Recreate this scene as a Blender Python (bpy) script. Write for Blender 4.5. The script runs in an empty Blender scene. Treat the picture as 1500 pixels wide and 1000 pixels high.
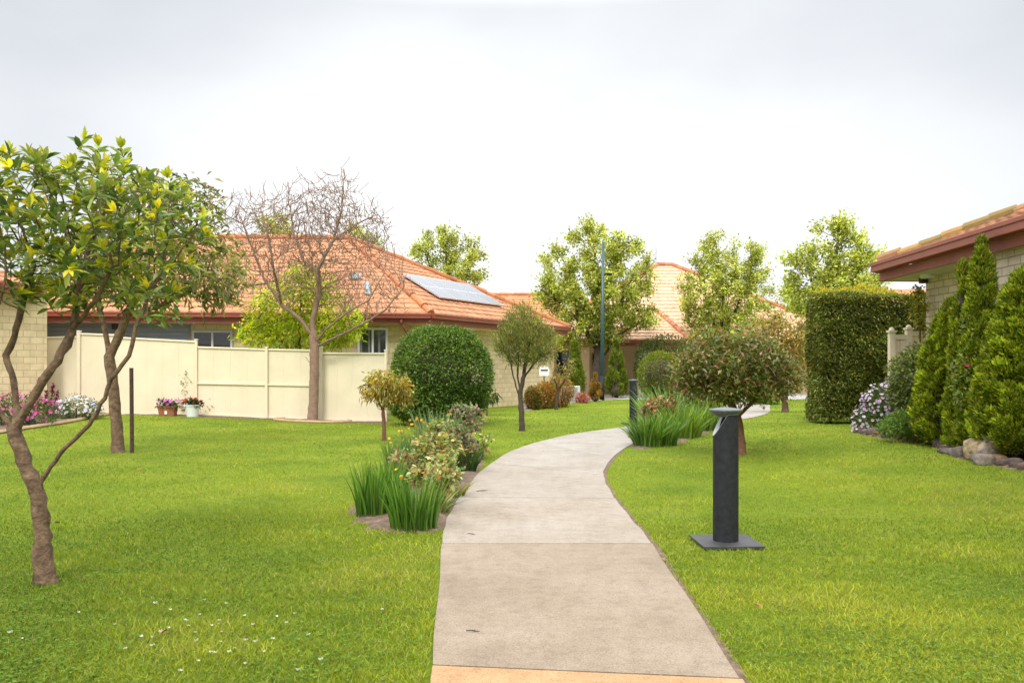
import bpy, math, random
import numpy as np
from mathutils import Vector

rng = np.random.default_rng(11)
random.seed(11)
F, YH, HC = 1200.0, 536.0, 1.40
C = bpy.context.scene.collection
scene = bpy.context.scene

# ------------------------------------------------------------------ terrain
def ss(a, b, x):
    t = np.clip((np.asarray(x, float) - a) / (b - a), 0, 1)
    return t * t * (3 - 2 * t)

def hgt(X, Y):
    return (0.17 * ss(-4, -9, X) * ss(13, 20, Y)
            + 0.22 * ss(2.6, 6.0, X) * ss(27, 19, Y))

def W(x, y, d):
    """a point d metres down the view, as read off the photograph"""
    return np.array([(x - 750) * d / F, d, HC - (y - YH) * d / F])

def Gd(x, y):
    z = 0.0
    for _ in range(30):
        d = (HC - z) * F / (y - YH)
        z = float(hgt((x - 750) * d / F, d))
    return d

def G(x, y):
    d = Gd(x, y)
    p = W(x, y, d); p[2] = float(hgt(p[0], p[1]))
    return p

def on(X, Y, dz=0.0):
    return np.array([X, Y, float(hgt(X, Y)) + dz])

# ------------------------------------------------------------------ objects
def tag(o, label=None, cat=None, group=None, kind=None):
    if label: o['label'] = label
    if cat: o['category'] = cat
    if group: o['group'] = group
    if kind: o['kind'] = kind
    return o

def empty(name, loc, label, cat, group=None):
    o = bpy.data.objects.new(name, None); C.objects.link(o)
    o.location = Vector(loc); o.empty_display_size = 0.2
    return tag(o, label, cat, group)

def mesh(name, V, Fc, mat, parent=None, col=None, smooth=False, uv=None, world=True):
    """faces: (m,3) array or list of tuples. World coordinates; a parent Empty only carries a location."""
    V = np.asarray(V, np.float32).reshape(-1, 3)
    if parent is not None and world:
        p = parent; off = np.zeros(3)
        while p is not None:
            off += np.array(p.location); p = p.parent
        V = V - off.astype(np.float32)
    me = bpy.data.meshes.new(name)
    if isinstance(Fc, np.ndarray):
        m, k = Fc.shape
        me.vertices.add(len(V)); me.vertices.foreach_set('co', V.ravel())
        me.loops.add(m * k); me.loops.foreach_set('vertex_index', Fc.astype(np.int32).ravel())
        me.polygons.add(m); me.polygons.foreach_set('loop_start', np.arange(m, dtype=np.int32) * k)
        me.update(calc_edges=True)
    else:
        me.from_pydata([tuple(v) for v in V.tolist()], [], [tuple(int(i) for i in f) for f in Fc])
    if smooth:
        me.polygons.foreach_set('use_smooth', np.ones(len(me.polygons), bool))
    if col is not None:
        a = me.color_attributes.new('Col', 'FLOAT_COLOR', 'POINT')
        c = np.ones((len(V), 4), np.float32); c[:, :3] = np.asarray(col, np.float32)
        a.data.foreach_set('color', c.ravel())
    if uv is not None:
        l = me.uv_layers.new(name='UVMap')
        l.data.foreach_set('uv', np.asarray(uv, np.float32).ravel())
    me.materials.append(mat)
    me.validate()
    o = bpy.data.objects.new(name, me); C.objects.link(o)
    if parent is not None: o.parent = parent
    return o

class MB:
    """collects boxes, prisms and tubes with metre UVs into one mesh"""
    def __init__(s): s.V, s.F, s.U = [], [], []
    def quad(s, a, b, c, d, u=None):
        i = len(s.V); s.V += [tuple(a), tuple(b), tuple(c), tuple(d)]; s.F.append((i, i + 1, i + 2, i + 3))
        if u is None:
            a_, b_, d_ = map(np.array, (a, b, d)); w = np.linalg.norm(b_ - a_); h = np.linalg.norm(d_ - a_)
            u = [(0, 0), (w, 0), (w, h), (0, h)]
        s.U += u
    def slab(s, A, B, z0, z1, t0, t1):
        """vertical slab along ground line A->B; thickness from t0 to t1 along the right-hand normal"""
        A = np.array(A, float)[:2]; B = np.array(B, float)[:2]
        d = (B - A) / np.linalg.norm(B - A); n = np.array([d[1], -d[0]])
        P = lambda q, t, z: (*(q + n * t), z)
        L = np.linalg.norm(B - A)
        s.quad(P(A, t1, z0), P(B, t1, z0), P(B, t1, z1), P(A, t1, z1), [(0, z0), (L, z0), (L, z1), (0, z1)])
        s.quad(P(B, t0, z0), P(A, t0, z0), P(A, t0, z1), P(B, t0, z1), [(L, z0), (0, z0), (0, z1), (L, z1)])
        s.quad(P(A, t0, z0), P(A, t1, z0), P(A, t1, z1), P(A, t0, z1))
        s.quad(P(B, t1, z0), P(B, t0, z0), P(B, t0, z1), P(B, t1, z1))
        s.quad(P(A, t1, z1), P(B, t1, z1), P(B, t0, z1), P(A, t0, z1))
        s.quad(P(A, t0, z0), P(B, t0, z0), P(B, t1, z0), P(A, t1, z0))
    def sslab(s, A, B, zA0, zA1, zB0, zB1, t0, t1):
        A = np.array(A, float)[:2]; B = np.array(B, float)[:2]
        d = (B - A) / np.linalg.norm(B - A); n = np.array([d[1], -d[0]])
        P = lambda q, t, z: (*(q + n * t), z)
        s.quad(P(A, t1, zA0), P(B, t1, zB0), P(B, t1, zB1), P(A, t1, zA1))
        s.quad(P(B, t0, zB0), P(A, t0, zA0), P(A, t0, zA1), P(B, t0, zB1))
        s.quad(P(A, t0, zA0), P(A, t1, zA0), P(A, t1, zA1), P(A, t0, zA1))
        s.quad(P(B, t1, zB0), P(B, t0, zB0), P(B, t0, zB1), P(B, t1, zB1))
        s.quad(P(A, t1, zA1), P(B, t1, zB1), P(B, t0, zB1), P(A, t0, zA1))
        s.quad(P(A, t0, zA0), P(B, t0, zB0), P(B, t1, zB0), P(A, t1, zA0))
    def box(s, c, size, rot=0.0):
        cx, cy, cz = c; a, b, h = size[0] / 2, size[1] / 2, size[2] / 2
        d = np.array([math.cos(rot), math.sin(rot)])
        s.slab(np.array([cx, cy]) - d * a, np.array([cx, cy]) + d * a, cz - h, cz + h, -b, b)
    def tube(s, pts, r, n=8, cap=True):
        V, Fc = tube(np.array(pts, float), r, n, cap)
        i = len(s.V); s.V += [tuple(v) for v in V]
        for f in Fc:
            s.F.append(tuple(i + k for k in f)); s.U += [(0, 0)] * len(f)
    def lathe(s, c, prof, n=24):
        i = len(s.V); m = len(prof)
        for (r, z) in prof:
            for k in range(n):
                a = 2 * math.pi * k / n
                s.V.append((c[0] + r * math.cos(a), c[1] + r * math.sin(a), c[2] + z))
        for j in range(m - 1):
            for k in range(n):
                k2 = (k + 1) % n
                s.F.append((i + j * n + k, i + j * n + k2, i + (j + 1) * n + k2, i + (j + 1) * n + k)); s.U += [(0, 0)] * 4
    def poly(s, pts):
        i = len(s.V); s.V += [tuple(p) for p in pts]; s.F.append(tuple(range(i, i + len(pts)))); s.U += [(p[0], p[1]) for p in pts]
    def build(s, name, mat, parent=None, smooth=False, bevel=0.0):
        o = mesh(name, s.V, s.F, mat, parent, smooth=smooth, uv=s.U)
        if bevel:
            b = o.modifiers.new('bevel', 'BEVEL'); b.width = bevel; b.segments = 2; b.limit_method = 'ANGLE'
            w = o.modifiers.new('weld', 'WELD'); w.merge_threshold = 0.0005
            o.modifiers.move(1, 0)
        return o

def tube(P, r, n=6, cap=True):
    P = np.asarray(P, float); m = len(P)
    r = np.broadcast_to(np.asarray(r, float), (m,))
    T = np.gradient(P, axis=0); T /= np.linalg.norm(T, axis=1)[:, None] + 1e-9
    a = np.array([1., 0, 0]) if abs(T[0][0]) < .8 else np.array([0, 1., 0])
    V = []; ang = np.linspace(0, 2 * np.pi, n, endpoint=False)
    u = a - T[0] * (a @ T[0]); u /= np.linalg.norm(u)
    for i in range(m):
        u = u - T[i] * (u @ T[i]); u /= np.linalg.norm(u) + 1e-9
        w = np.cross(T[i], u)
        V.append(P[i] + r[i] * (np.cos(ang)[:, None] * u + np.sin(ang)[:, None] * w))
    V = np.concatenate(V); Fc = []
    for i in range(m - 1):
        for k in range(n):
            k2 = (k + 1) % n
            Fc.append((i * n + k, i * n + k2, (i + 1) * n + k2, (i + 1) * n + k))
    if cap:
        Fc.append(tuple(range(n - 1, -1, -1))); Fc.append(tuple(range((m - 1) * n, m * n)))
    return V, Fc

# ------------------------------------------------------------------ materials
def newmat(name):
    m = bpy.data.materials.new(name); m.use_nodes = True
    nt = m.node_tree; b = nt.nodes['Principled BSDF']
    return m, nt, b

def N(nt, typ, **kw):
    n = nt.nodes.new(typ)
    for k, v in kw.items():
        if k.startswith('_'): setattr(n, k[1:], v)
        else: n.inputs[k].default_value = v
    return n

def ramp(nt, fac, stops):
    r = nt.nodes.new('ShaderNodeValToRGB'); e = r.color_ramp.elements
    while len(e) < len(stops): e.new(0.5)
    for el, (p, c) in zip(e, stops):
        el.position = p; el.color = (*c, 1) if len(c) == 3 else c
    nt.links.new(fac, r.inputs[0]); return r

def bump(nt, b, h, strength, dist):
    n = N(nt, 'ShaderNodeBump', Strength=strength, Distance=dist)
    nt.links.new(h, n.inputs['Height']); nt.links.new(n.outputs[0], b.inputs['Normal'])

def noise(nt, scale, detail=4, rough=.55, coord='Object', vec=None):
    n = N(nt, 'ShaderNodeTexNoise', Scale=scale, Detail=detail, Roughness=rough)
    if vec is None:
        t = nt.nodes.new('ShaderNodeTexCoord'); vec = t.outputs[coord]
    nt.links.new(vec, n.inputs['Vector']); return n

def mottled(name, c1, c2, scale=6, rough=.6, bmp=0.0, bscale=40, metal=0.0, spec=.5, c3=None):
    m, nt, b = newmat(name)
    n = noise(nt, scale, 6, .6)
    st = [(.3, c1), (.7, c2)] if c3 is None else [(.25, c1), (.55, c2), (.75, c3)]
    r = ramp(nt, n.outputs['Fac'], st)
    nt.links.new(r.outputs[0], b.inputs['Base Color'])
    b.inputs['Roughness'].default_value = rough; b.inputs['Metallic'].default_value = metal
    b.inputs['Specular IOR Level'].default_value = spec
    if bmp:
        n2 = noise(nt, bscale, 5, .6); bump(nt, b, n2.outputs['Fac'], bmp, .02)
    return m

def leafmat(name, gloss=.5, trans=.35, tint=(1.25, 1.15, .5), spec=.4):
    m, nt, b = newmat(name)
    a = nt.nodes.new('ShaderNodeAttribute'); a.attribute_name = 'Col'
    nt.links.new(a.outputs['Color'], b.inputs['Base Color'])
    b.inputs['Roughness'].default_value = gloss; b.inputs['Specular IOR Level'].default_value = spec
    t = nt.nodes.new('ShaderNodeBsdfTranslucent')
    mu = N(nt, 'ShaderNodeMix', _data_type='RGBA', _blend_type='MULTIPLY'); mu.inputs[0].default_value = 1
    nt.links.new(a.outputs['Color'], mu.inputs[6]); mu.inputs[7].default_value = (*tint, 1)
    nt.links.new(mu.outputs[2], t.inputs['Color'])
    mx = N(nt, 'ShaderNodeMixShader', Fac=trans)
    nt.links.new(b.outputs[0], mx.inputs[1]); nt.links.new(t.outputs[0], mx.inputs[2])
    nt.links.new(mx.outputs[0], nt.nodes['Material Output'].inputs['Surface'])
    return m

def attrmat(name, rough=.6, bmp=0., bscale=60, var=.25, vscale=8, spec=.4):
    m, nt, b = newmat(name)
    a = nt.nodes.new('ShaderNodeAttribute'); a.attribute_name = 'Col'
    n = noise(nt, vscale, 6, .65)
    r = ramp(nt, n.outputs['Fac'], [(.25, (1 - var,) * 3), (.75, (1 + var,) * 3)])
    mu = N(nt, 'ShaderNodeMix', _data_type='RGBA', _blend_type='MULTIPLY'); mu.inputs[0].default_value = 1
    nt.links.new(a.outputs['Color'], mu.inputs[6]); nt.links.new(r.outputs[0], mu.inputs[7])
    nt.links.new(mu.outputs[2], b.inputs['Base Color'])
    b.inputs['Roughness'].default_value = rough; b.inputs['Specular IOR Level'].default_value = spec
    if bmp:
        n2 = noise(nt, bscale, 5, .6); bump(nt, b, n2.outputs['Fac'], bmp, .02)
    return m

def brickmat(name, c1, c2, mortar, bw=.305, bh=.162, rough=.85):
    m, nt, b = newmat(name)
    t = nt.nodes.new('ShaderNodeTexCoord')
    br = N(nt, 'ShaderNodeTexBrick', Scale=1.0)
    br.inputs['Brick Width'].default_value = bw; br.inputs['Row Height'].default_value = bh
    br.inputs['Mortar Size'].default_value = .010; br.inputs['Mortar Smooth'].default_value = .3
    br.inputs['Color1'].default_value = (*c1, 1); br.inputs['Color2'].default_value = (*c2, 1); br.inputs['Mortar'].default_value = (*mortar, 1)
    nt.links.new(t.outputs['UV'], br.inputs['Vector'])
    n = noise(nt, 5, 6, .65)
    r = ramp(nt, n.outputs['Fac'], [(.25, (.82,) * 3), (.75, (1.12,) * 3)])
    mu = N(nt, 'ShaderNodeMix', _data_type='RGBA', _blend_type='MULTIPLY'); mu.inputs[0].default_value = 1
    nt.links.new(br.outputs['Color'], mu.inputs[6]); nt.links.new(r.outputs[0], mu.inputs[7])
    nt.links.new(mu.outputs[2], b.inputs['Base Color'])
    b.inputs['Roughness'].default_value = rough
    mt = N(nt, 'ShaderNodeMath', _operation='MULTIPLY_ADD'); 
    n2 = noise(nt, 60, 4, .6)
    nt.links.new(br.outputs['Fac'], mt.inputs[0]); mt.inputs[1].default_value = -1.2; nt.links.new(n2.outputs['Fac'], mt.inputs[2])
    bump(nt, b, mt.outputs[0], .5, .008)
    return m

M = {}
M['leaf'] = leafmat('leaf', .55, .45)
M['leaf_gloss'] = leafmat('glossy_leaf', .42, .38, spec=.4)
M['needle'] = leafmat('needle', .65, .38, spec=.25)
M['petal'] = leafmat('petal', .6, .3, (1.05, 1.0, 1.0), .3)
M['grass'] = leafmat('grass_blade', .6, .4, (1.15, 1.1, .5), .25)
M['bark'] = mottled('bark_brown', (.05, .028, .016), (.17, .105, .06), 16, .9, 1.0, 40, c3=(.27, .18, .11))
M['bark_smooth'] = mottled('bark_tan', (.13, .085, .045), (.26, .185, .105), 22, .85, .8, 60)
M['bark_twig'] = mottled('bark_twig', (.19, .115, .08), (.31, .20, .14), 9, .9, .5, 60)
M['bark_dark'] = mottled('bark_dark', (.035, .025, .018), (.09, .065, .045), 10, .9, .8, 50)
M['bark_red'] = mottled('bark_red', (.09, .04, .022), (.22, .105, .06), 18, .9, .8, 60)
M['soil'] = mottled('soil', (.05, .032, .02), (.15, .10, .065), 14, .95, 1., 34, c3=(.24, .165, .11))
M['tile'] = attrmat('terracotta_tile', .8, .35, 50, .22, 3.0)
M['brick'] = brickmat('cream_brick', (.64, .51, .29), (.74, .60, .37), (.50, .39, .24))
M['brick_pale'] = brickmat('pale_block', (.68, .56, .41), (.76, .645, .49), (.40, .32, .23), .29, .119)
M['fence'] = mottled('cream_steel', (.65, .572, .41), (.735, .65, .475), 1.6, .5, .05, 8)
M['fence_post'] = mottled('cream_steel_post', (.68, .60, .43), (.74, .655, .475), 2, .45)
M['gutter'] = mottled('heritage_red_paint', (.24, .058, .036), (.30, .075, .048), 2, .35)
M['fascia'] = mottled('heritage_red_board', (.25, .065, .045), (.31, .088, .06), 3, .55, .1, 30)
M['soffit'] = mottled('soffit_cream', (.62, .56, .42), (.68, .61, .46), 2, .8)
M['white'] = mottled('white_paint', (.74, .74, .72), (.80, .80, .78), 4, .4)
M['cream_paint'] = mottled('cream_paint', (.66, .58, .42), (.72, .64, .48), 3, .55)
M['glass'] = mottled('dark_glass', (.012, .014, .016), (.03, .034, .038), 1.2, .06, spec=.8)
M['curtain'] = mottled('curtain_grey', (.16, .17, .18), (.27, .28, .29), 3, .9)
M['mesh_dark'] = mottled('screen_mesh', (.02, .018, .015), (.05, .04, .035), 60, .7)
M['door_grey'] = mottled('blue_grey_steel', (.19, .215, .245), (.235, .26, .295), 2, .45)
M['charcoal'] = mottled('charcoal_powdercoat', (.011, .012, .014), (.024, .026, .029), 22, .6, .12, 160, spec=.22)
M['charcoal_plate'] = mottled('charcoal_plate', (.022, .022, .025), (.055, .053, .056), 9, .5, .1, 90)
M['cap_grey'] = mottled('weathered_grey_cap', (.05, .062, .066), (.13, .145, .155), 18, .5, .1, 80)
M['rim_grey'] = mottled('pale_grey_rim', (.28, .30, .32), (.36, .38, .40), 20, .5)
M['pole_blue'] = mottled('blue_green_paint', (.022, .065, .085), (.035, .085, .105), 5, .4)
M['solar'] = mottled('solar_glass', (.26, .28, .31), (.34, .36, .39), .8, .2, metal=.75)
M['alu'] = mottled('aluminium', (.55, .56, .57), (.66, .67, .68), 10, .35, metal=.7)
M['rust'] = mottled('rusty_steel', (.03, .016, .012), (.085, .04, .025), 22, .85, .5, 80)
M['terracotta'] = mottled('terracotta_pot', (.23, .075, .035), (.30, .11, .05), 12, .75)
M['white_pot'] = mottled('white_pot', (.66, .68, .70), (.76, .78, .80), 6, .35)
M['stone'] = attrmat('field_stone', .95, 1.6, 14, .6, 11, .2)
M['ac_grey'] = mottled('painted_casing', (.50, .50, .47), (.57, .57, .53), 4, .5)
M['grille'] = mottled('grille_grey', (.22, .22, .24), (.32, .32, .34), 90, .6)
M['gravel'] = mottled('gravel', (.12, .10, .085), (.33, .28, .24), 26, .95, 1., 60)
M['timber_edge'] = mottled('timber_edging', (.34, .22, .12), (.46, .32, .19), 8, .85, .4, 40)
M['tan_wall'] = mottled('tan_render', (.56, .41, .24), (.62, .46, .28), 2, .85, .1, 40)
M['dead_leaf'] = mottled('dead_leaf', (.20, .07, .025), (.34, .15, .05), 30, .8)
M['skylight'] = mottled('skylight_glass', (.05, .11, .12), (.09, .16, .17), 2, .1, spec=.8)
# ------------------------------------------------------------------ foliage
def unit(v): return v / (np.linalg.norm(v, axis=-1, keepdims=True) + 1e-9)

def pal(n, cols, wts=None, jit=.18):
    cols = np.array(cols, float); wts = np.ones(len(cols)) if wts is None else np.array(wts, float)
    k = rng.choice(len(cols), n, p=wts / wts.sum())
    return cols[k] * (1 + jit * rng.standard_normal((n, 1))).clip(.5, 1.6) * (1 + .05 * rng.standard_normal((n, 3)))

def leaf_arrays(P, D, L, Wd, col, fold=.22, droop=.12, nup=1.0, det=False):
    n = len(P); D = unit(D); L = np.broadcast_to(L, (n,))[:, None]; Wd = np.broadcast_to(Wd, (n,))[:, None]
    Nn = np.array([0, 0, nup]) + rng.uniform(-1, 1, (n, 3)) * .7
    S = unit(np.cross(D, Nn)); Nn = np.cross(S, D); dn = np.array([0, 0, -1.])
    col = np.asarray(col)
    if not det:
        V = np.stack([P, P + D * L * .42 - S * Wd * .5 + Nn * Wd * fold, P + D * L + dn * droop * L, P + D * L * .42 + S * Wd * .5 + Nn * Wd * fold], 1)
        Fi = np.array([[0, 3, 2], [0, 2, 1]]); k = 4
    else:
        m1 = P + D * L * .38 + dn * droop * L * .1; m2 = P + D * L * .72 + dn * droop * L * .45
        V = np.stack([P, m1 - S * Wd * .46 + Nn * Wd * fold, m2 - S * Wd * .38 + Nn * Wd * fold * .8, P + D * L + dn * droop * L,
                      m2 + S * Wd * .38 + Nn * Wd * fold * .8, m1 + S * Wd * .46 + Nn * Wd * fold, m1, m2], 1)
        Fi = np.array([[0, 5, 6], [0, 6, 1], [6, 5, 4], [6, 4, 7], [1, 6, 7], [1, 7, 2], [7, 4, 3], [7, 3, 2]]); k = 8
    Fc = (np.arange(n) * k)[:, None, None] + Fi[None]
    c = np.repeat(col, k, axis=0)
    return V.reshape(-1, 3), Fc.reshape(-1, 3), c

class Foliage:
    def __init__(s): s.V, s.F, s.C, s.n = [], [], [], 0
    def add(s, V, Fc, c):
        s.V.append(V); s.F.append(Fc + s.n); s.C.append(c); s.n += len(V)
    def leaves(s, *a, **k): s.add(*leaf_arrays(*a, **k))
    def build(s, name, mat, parent): return mesh(name, np.concatenate(s.V), np.concatenate(s.F), mat, parent, col=np.concatenate(s.C).clip(0, 1))

def blade_arrays(P, H, lean, Wd, col, segs=3, bend=1.6, tipcol=None):
    """upright tapering strips: lean (n,2) is the sideways travel of the tip"""
    n = len(P); H = np.broadcast_to(H, (n,)); Wd = np.broadcast_to(Wd, (n,)); lean = np.asarray(lean)
    a = rng.uniform(0, np.pi, n); S = np.stack([np.cos(a), np.sin(a), 0 * a], 1)
    V = []; cc = []
    for i in range(segs + 1):
        t = i / segs
        c = P.copy(); c[:, 2] += H * (t - .18 * t * t * (np.linalg.norm(lean, axis=1) / (H + 1e-6)).clip(0, 2))
        c[:, :2] += lean * t ** bend
        w = Wd * (1 - t ** 2.2) * .5 if i else Wd * .4
        k = col if tipcol is None else col * (1 - t) + tipcol * t
        if i < segs: V += [c - S * w[:, None], c + S * w[:, None]]; cc += [k, k]
        else: V.append(c); cc.append(k)
    kv = 2 * segs + 1
    V = np.stack(V, 1).reshape(-1, 3); cc = np.stack(cc, 1).reshape(-1, 3)
    Fi = []
    for i in range(segs - 1):
        b = 2 * i; Fi += [[b, b + 1, b + 3], [b, b + 3, b + 2]]
    b = 2 * (segs - 1); Fi.append([b, b + 1, b + 2])
    Fc = (np.arange(n) * kv)[:, None, None] + np.array(Fi)[None]
    return V, Fc.reshape(-1, 3), cc

def flower_arrays(P, Nn, size, col, petals=6, centre=None, cup=.2):
    n = len(P); Nn = unit(Nn); a0 = rng.uniform(0, 6.28, n)
    r = np.where(np.abs(Nn[:, 2:3]) < .9, np.array([[0, 0, 1.]]), np.array([[1., 0, 0]]))
    u = unit(np.cross(Nn, r)); v = np.cross(Nn, u); size = np.broadcast_to(size, (n,))[:, None]
    V, Fc, cc = [], [], []; k = 0
    for i in range(petals):
        def pt(off, rad, up):
            a = (a0 + 2 * np.pi * (i + off) / petals)[:, None]
            return P + (u * np.cos(a) + v * np.sin(a)) * rad * size + Nn * up * size
        V += [P, pt(-.42, .38, cup * .6), pt(0, .5, cup), pt(.42, .38, cup * .6)]
        Fc += [[k, k + 1, k + 2], [k, k + 2, k + 3]]; k += 4; cc += [col] * 4
    if centre is not None:
        for i in range(5):
            a = 2 * np.pi * i / 5
            V.append(P + (u * math.cos(a) + v * math.sin(a)) * .13 * size + Nn * (cup * .5 + .1) * size); cc.append(np.tile(centre, (n, 1)))
        Fc += [[k, k + 1, k + 2], [k, k + 2, k + 3], [k, k + 3, k + 4]]; k += 5
    V = np.stack(V, 1).reshape(-1, 3); cc = np.stack(cc, 1).reshape(-1, 3)
    Fc = (np.arange(n) * k)[:, None, None] + np.array(Fc)[None]
    return V, Fc.reshape(-1, 3), cc

# ------------------------------------------------------------------ branching
def in_lobes(lobes, n, edge=0.0):
    """points spread through a union of ellipsoids [(centre, radii)]"""
    vol = np.array([np.prod(r) for _, r in lobes]); k = rng.choice(len(lobes), n, p=vol / vol.sum())
    d = unit(rng.standard_normal((n, 3))); rr = rng.uniform(edge, 1, n) ** (1 / 3)
    c = np.array([l[0] for l in lobes])[k]; r = np.array([l[1] for l in lobes])[k]
    return c + d * rr[:, None] * r

class Tree:
    def __init__(s): s.P, s.par = [], []
    def nearest(s, p): return int(np.argmin(np.linalg.norm(np.array(s.P) - p, axis=1)))
    def limb(s, pts, step, start=None):
        pts = [np.array(p, float) for p in pts]
        if not s.P:
            s.P.append(pts[0]); s.par.append(-1); cur = 0; rest = pts[1:]
        else:
            cur = s.nearest(pts[0]); rest = pts[1:]
        for q in rest:
            a = s.P[cur].copy(); n = max(1, int(np.linalg.norm(q - a) / step))
            for i in range(1, n + 1):
                w = a + (q - a) * i / n + (rng.standard_normal(3) * step * .06 if i < n else 0)
                s.P.append(w); s.par.append(cur); cur = len(s.P) - 1
    def colonize(s, A, step, infl, kill, iters=120, up=.05, minidx=0, wob=.15):
        A = A.copy(); P = np.array(s.P)
        d = np.full(len(A), 1e9); ni = np.zeros(len(A), int)
        def upd(i0):
            Q = np.array(s.P[i0:])
            if not len(Q): return
            for b in range(0, len(Q), 400):
                dd = np.linalg.norm(A[:, None] - Q[None, b:b + 400], axis=2)
                j = dd.argmin(1); m = dd[np.arange(len(A)), j]; k = m < d
                d[k] = m[k]; ni[k] = j[k] + i0 + b
        upd(minidx)
        for _ in range(iters):
            keep = d > kill; A, d, ni = A[keep], d[keep], ni[keep]
            act = d < infl
            if not len(A): break
            if not act.any(): act = d <= d.min() + step
            i0 = len(s.P)
            for nd in np.unique(ni[act]):
                v = unit(A[act & (ni == nd)] - s.P[nd]).mean(0) + np.array([0, 0, up]) + rng.standard_normal(3) * wob
                v = unit(v)
                s.P.append(s.P[nd] + v * step); s.par.append(int(nd))
            upd(i0)
    def twiglets(s, k, ln, up=.5, frac=1.0):
        par = np.zeros(len(s.P), int)
        for q in s.par[1:]: par[q] += 1
        P0 = list(s.P)
        for i in range(len(P0)):
            if par[i] > 1 or s.par[i] < 0 or rng.uniform() > frac: continue
            D = unit(P0[i] - P0[s.par[i]])
            for _ in range(k):
                v = unit(D + rng.standard_normal(3) * .55 + np.array([0, 0, up])); l = ln * rng.uniform(.5, 1.3); cur = i
                for j in range(2):
                    s.P.append(s.P[cur] + v * l * .5); s.par.append(cur); cur = len(s.P) - 1; v = unit(v + rng.standard_normal(3) * .15 + np.array([0, 0, .12]))
    def radii(s, r_tip, r_root, thin=1.0):
        m = len(s.P); a = np.zeros(m); kids = np.zeros(m, int)
        for i in range(m - 1, 0, -1):
            if a[i] == 0: a[i] = 1.0
            a[s.par[i]] += a[i]; kids[s.par[i]] += 1
        if a[0] == 0: a[0] = 1
        s.a = a; r = r_tip * a ** (math.log(r_root / r_tip) / math.log(max(a[0], 3)))
        f = np.clip((a / a[0] - .35) / .5, 0, 1); r = np.maximum(r_tip, r * (thin + (1 - thin) * f))
        s.r = r; s.kids = kids; return r
    def branches(s, sides=5, flare=1.35, maxr=1e9, lumpy=0.0):
        """all wood as swept tubes: one chain per limb, following the thickest child"""
        m = len(s.P); P = np.array(s.P); ch = [[] for _ in range(m)]
        for i in range(1, m): ch[s.par[i]].append(i)
        V, Fc, n0 = [], [], 0
        stack = [(0, None)]
        while stack:
            i, frm = stack.pop()
            chain = [i]
            while ch[chain[-1]]:
                k = sorted(ch[chain[-1]], key=lambda j: -s.r[j])
                stack += [(j, chain[-1]) for j in k[1:]]
                chain.append(k[0])
            pts = [P[j] for j in chain]; rr = [s.r[j] for j in chain]
            if frm is not None:
                pts = [P[frm]] + pts; rr = [min(s.r[frm], rr[0] * 1.25)] + rr
            elif flare > 1 and len(pts) > 3:
                rr = [rr[j] * (1 + (flare - 1) * math.exp(-np.linalg.norm(pts[j] - pts[0]) / (2.8 * rr[0]))) for j in range(len(rr))]
            if len(pts) < 2: continue
            sd = sides + 5 if max(rr) > .03 else sides
            pts = np.array(pts)
            v, f = tube(pts, np.array(rr), sd, False)
            if lumpy and max(rr) > .02:
                v = v + rng.standard_normal(v.shape) * lumpy * np.repeat(rr, sd)[:, None]
            V.append(v); Fc += [tuple(q + n0 for q in fc) for fc in f]; n0 += len(v)
        return np.concatenate(V), np.array(Fc)
    def tips(s, amax):
        P = np.array(s.P); idx = [i for i in range(1, len(P)) if s.a[i] <= amax]
        D = unit(np.array([P[i] - P[s.par[i]] for i in idx]))
        return P[idx], D, np.array([s.kids[i] == 0 for i in idx])

def lobe_px(lobes, d0):
    """(cx, cy, rx, ry[, depth radius m, depth offset m]) in photo pixels at distance d0 -> real ellipsoids"""
    out = []
    for l in lobes:
        cx, cy, rx, ry = l[:4]; dd = d0 + (l[5] if len(l) > 5 else 0); s = dd / F
        out.append((W(cx, cy, dd), np.array([rx * s, l[4] if len(l) > 4 else rx * s * .9, ry * s])))
    return out

def leafcloud(fo, P, D, k, spread, L, Wd, cols, wts=None, out=1.0, up=.3, rnd=.8, droop=.15, clump=.22, det=False, tipcols=None, jit=.15, fold=.22, nup=1.0):
    n = len(P); i = np.repeat(np.arange(n), k); m = len(i)
    cl = (1 + clump * rng.standard_normal(n)).clip(.5, 1.7)[i][:, None]
    Dv = D[i] * out + np.array([0, 0, up]) + rng.standard_normal((m, 3)) * rnd
    Pv = P[i] + rng.standard_normal((m, 3)) * spread
    fo.leaves(Pv, Dv, L * rng.uniform(.7, 1.25, m), Wd * rng.uniform(.75, 1.2, m), pal(m, cols, wts, jit) * cl, droop=droop, det=det, fold=fold, nup=nup)

def shell_points(lobes, n, depth=.25, zmin=None):
    """points near the outside of a union of ellipsoids, with outward normals"""
    A = np.array([(r[0] * r[1] + r[0] * r[2] + r[1] * r[2]) for _, r in lobes]); k = rng.choice(len(lobes), n, p=A / A.sum())
    u = unit(rng.standard_normal((n, 3))); c = np.array([l[0] for l in lobes])[k]; r = np.array([l[1] for l in lobes])[k]
    q = 1 - depth * rng.uniform(0, 1, n) ** 2
    P = c + u * q[:, None] * r; Nn = unit(u / r)
    keep = np.ones(n, bool)
    for (cc, rr) in lobes:
        keep &= ~((((P - cc) / rr) ** 2).sum(1) < (1 - depth) ** 2)
    if zmin is not None: keep &= P[:, 2] > zmin
    return P[keep], Nn[keep]

def vnoise(P, scale, seed=0):
    r = np.random.default_rng(seed); f = r.standard_normal((7, 3)) * scale; p = r.uniform(0, 6.28, 7)
    return np.sin(P @ f.T + p).mean(1) * 1.6
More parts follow.
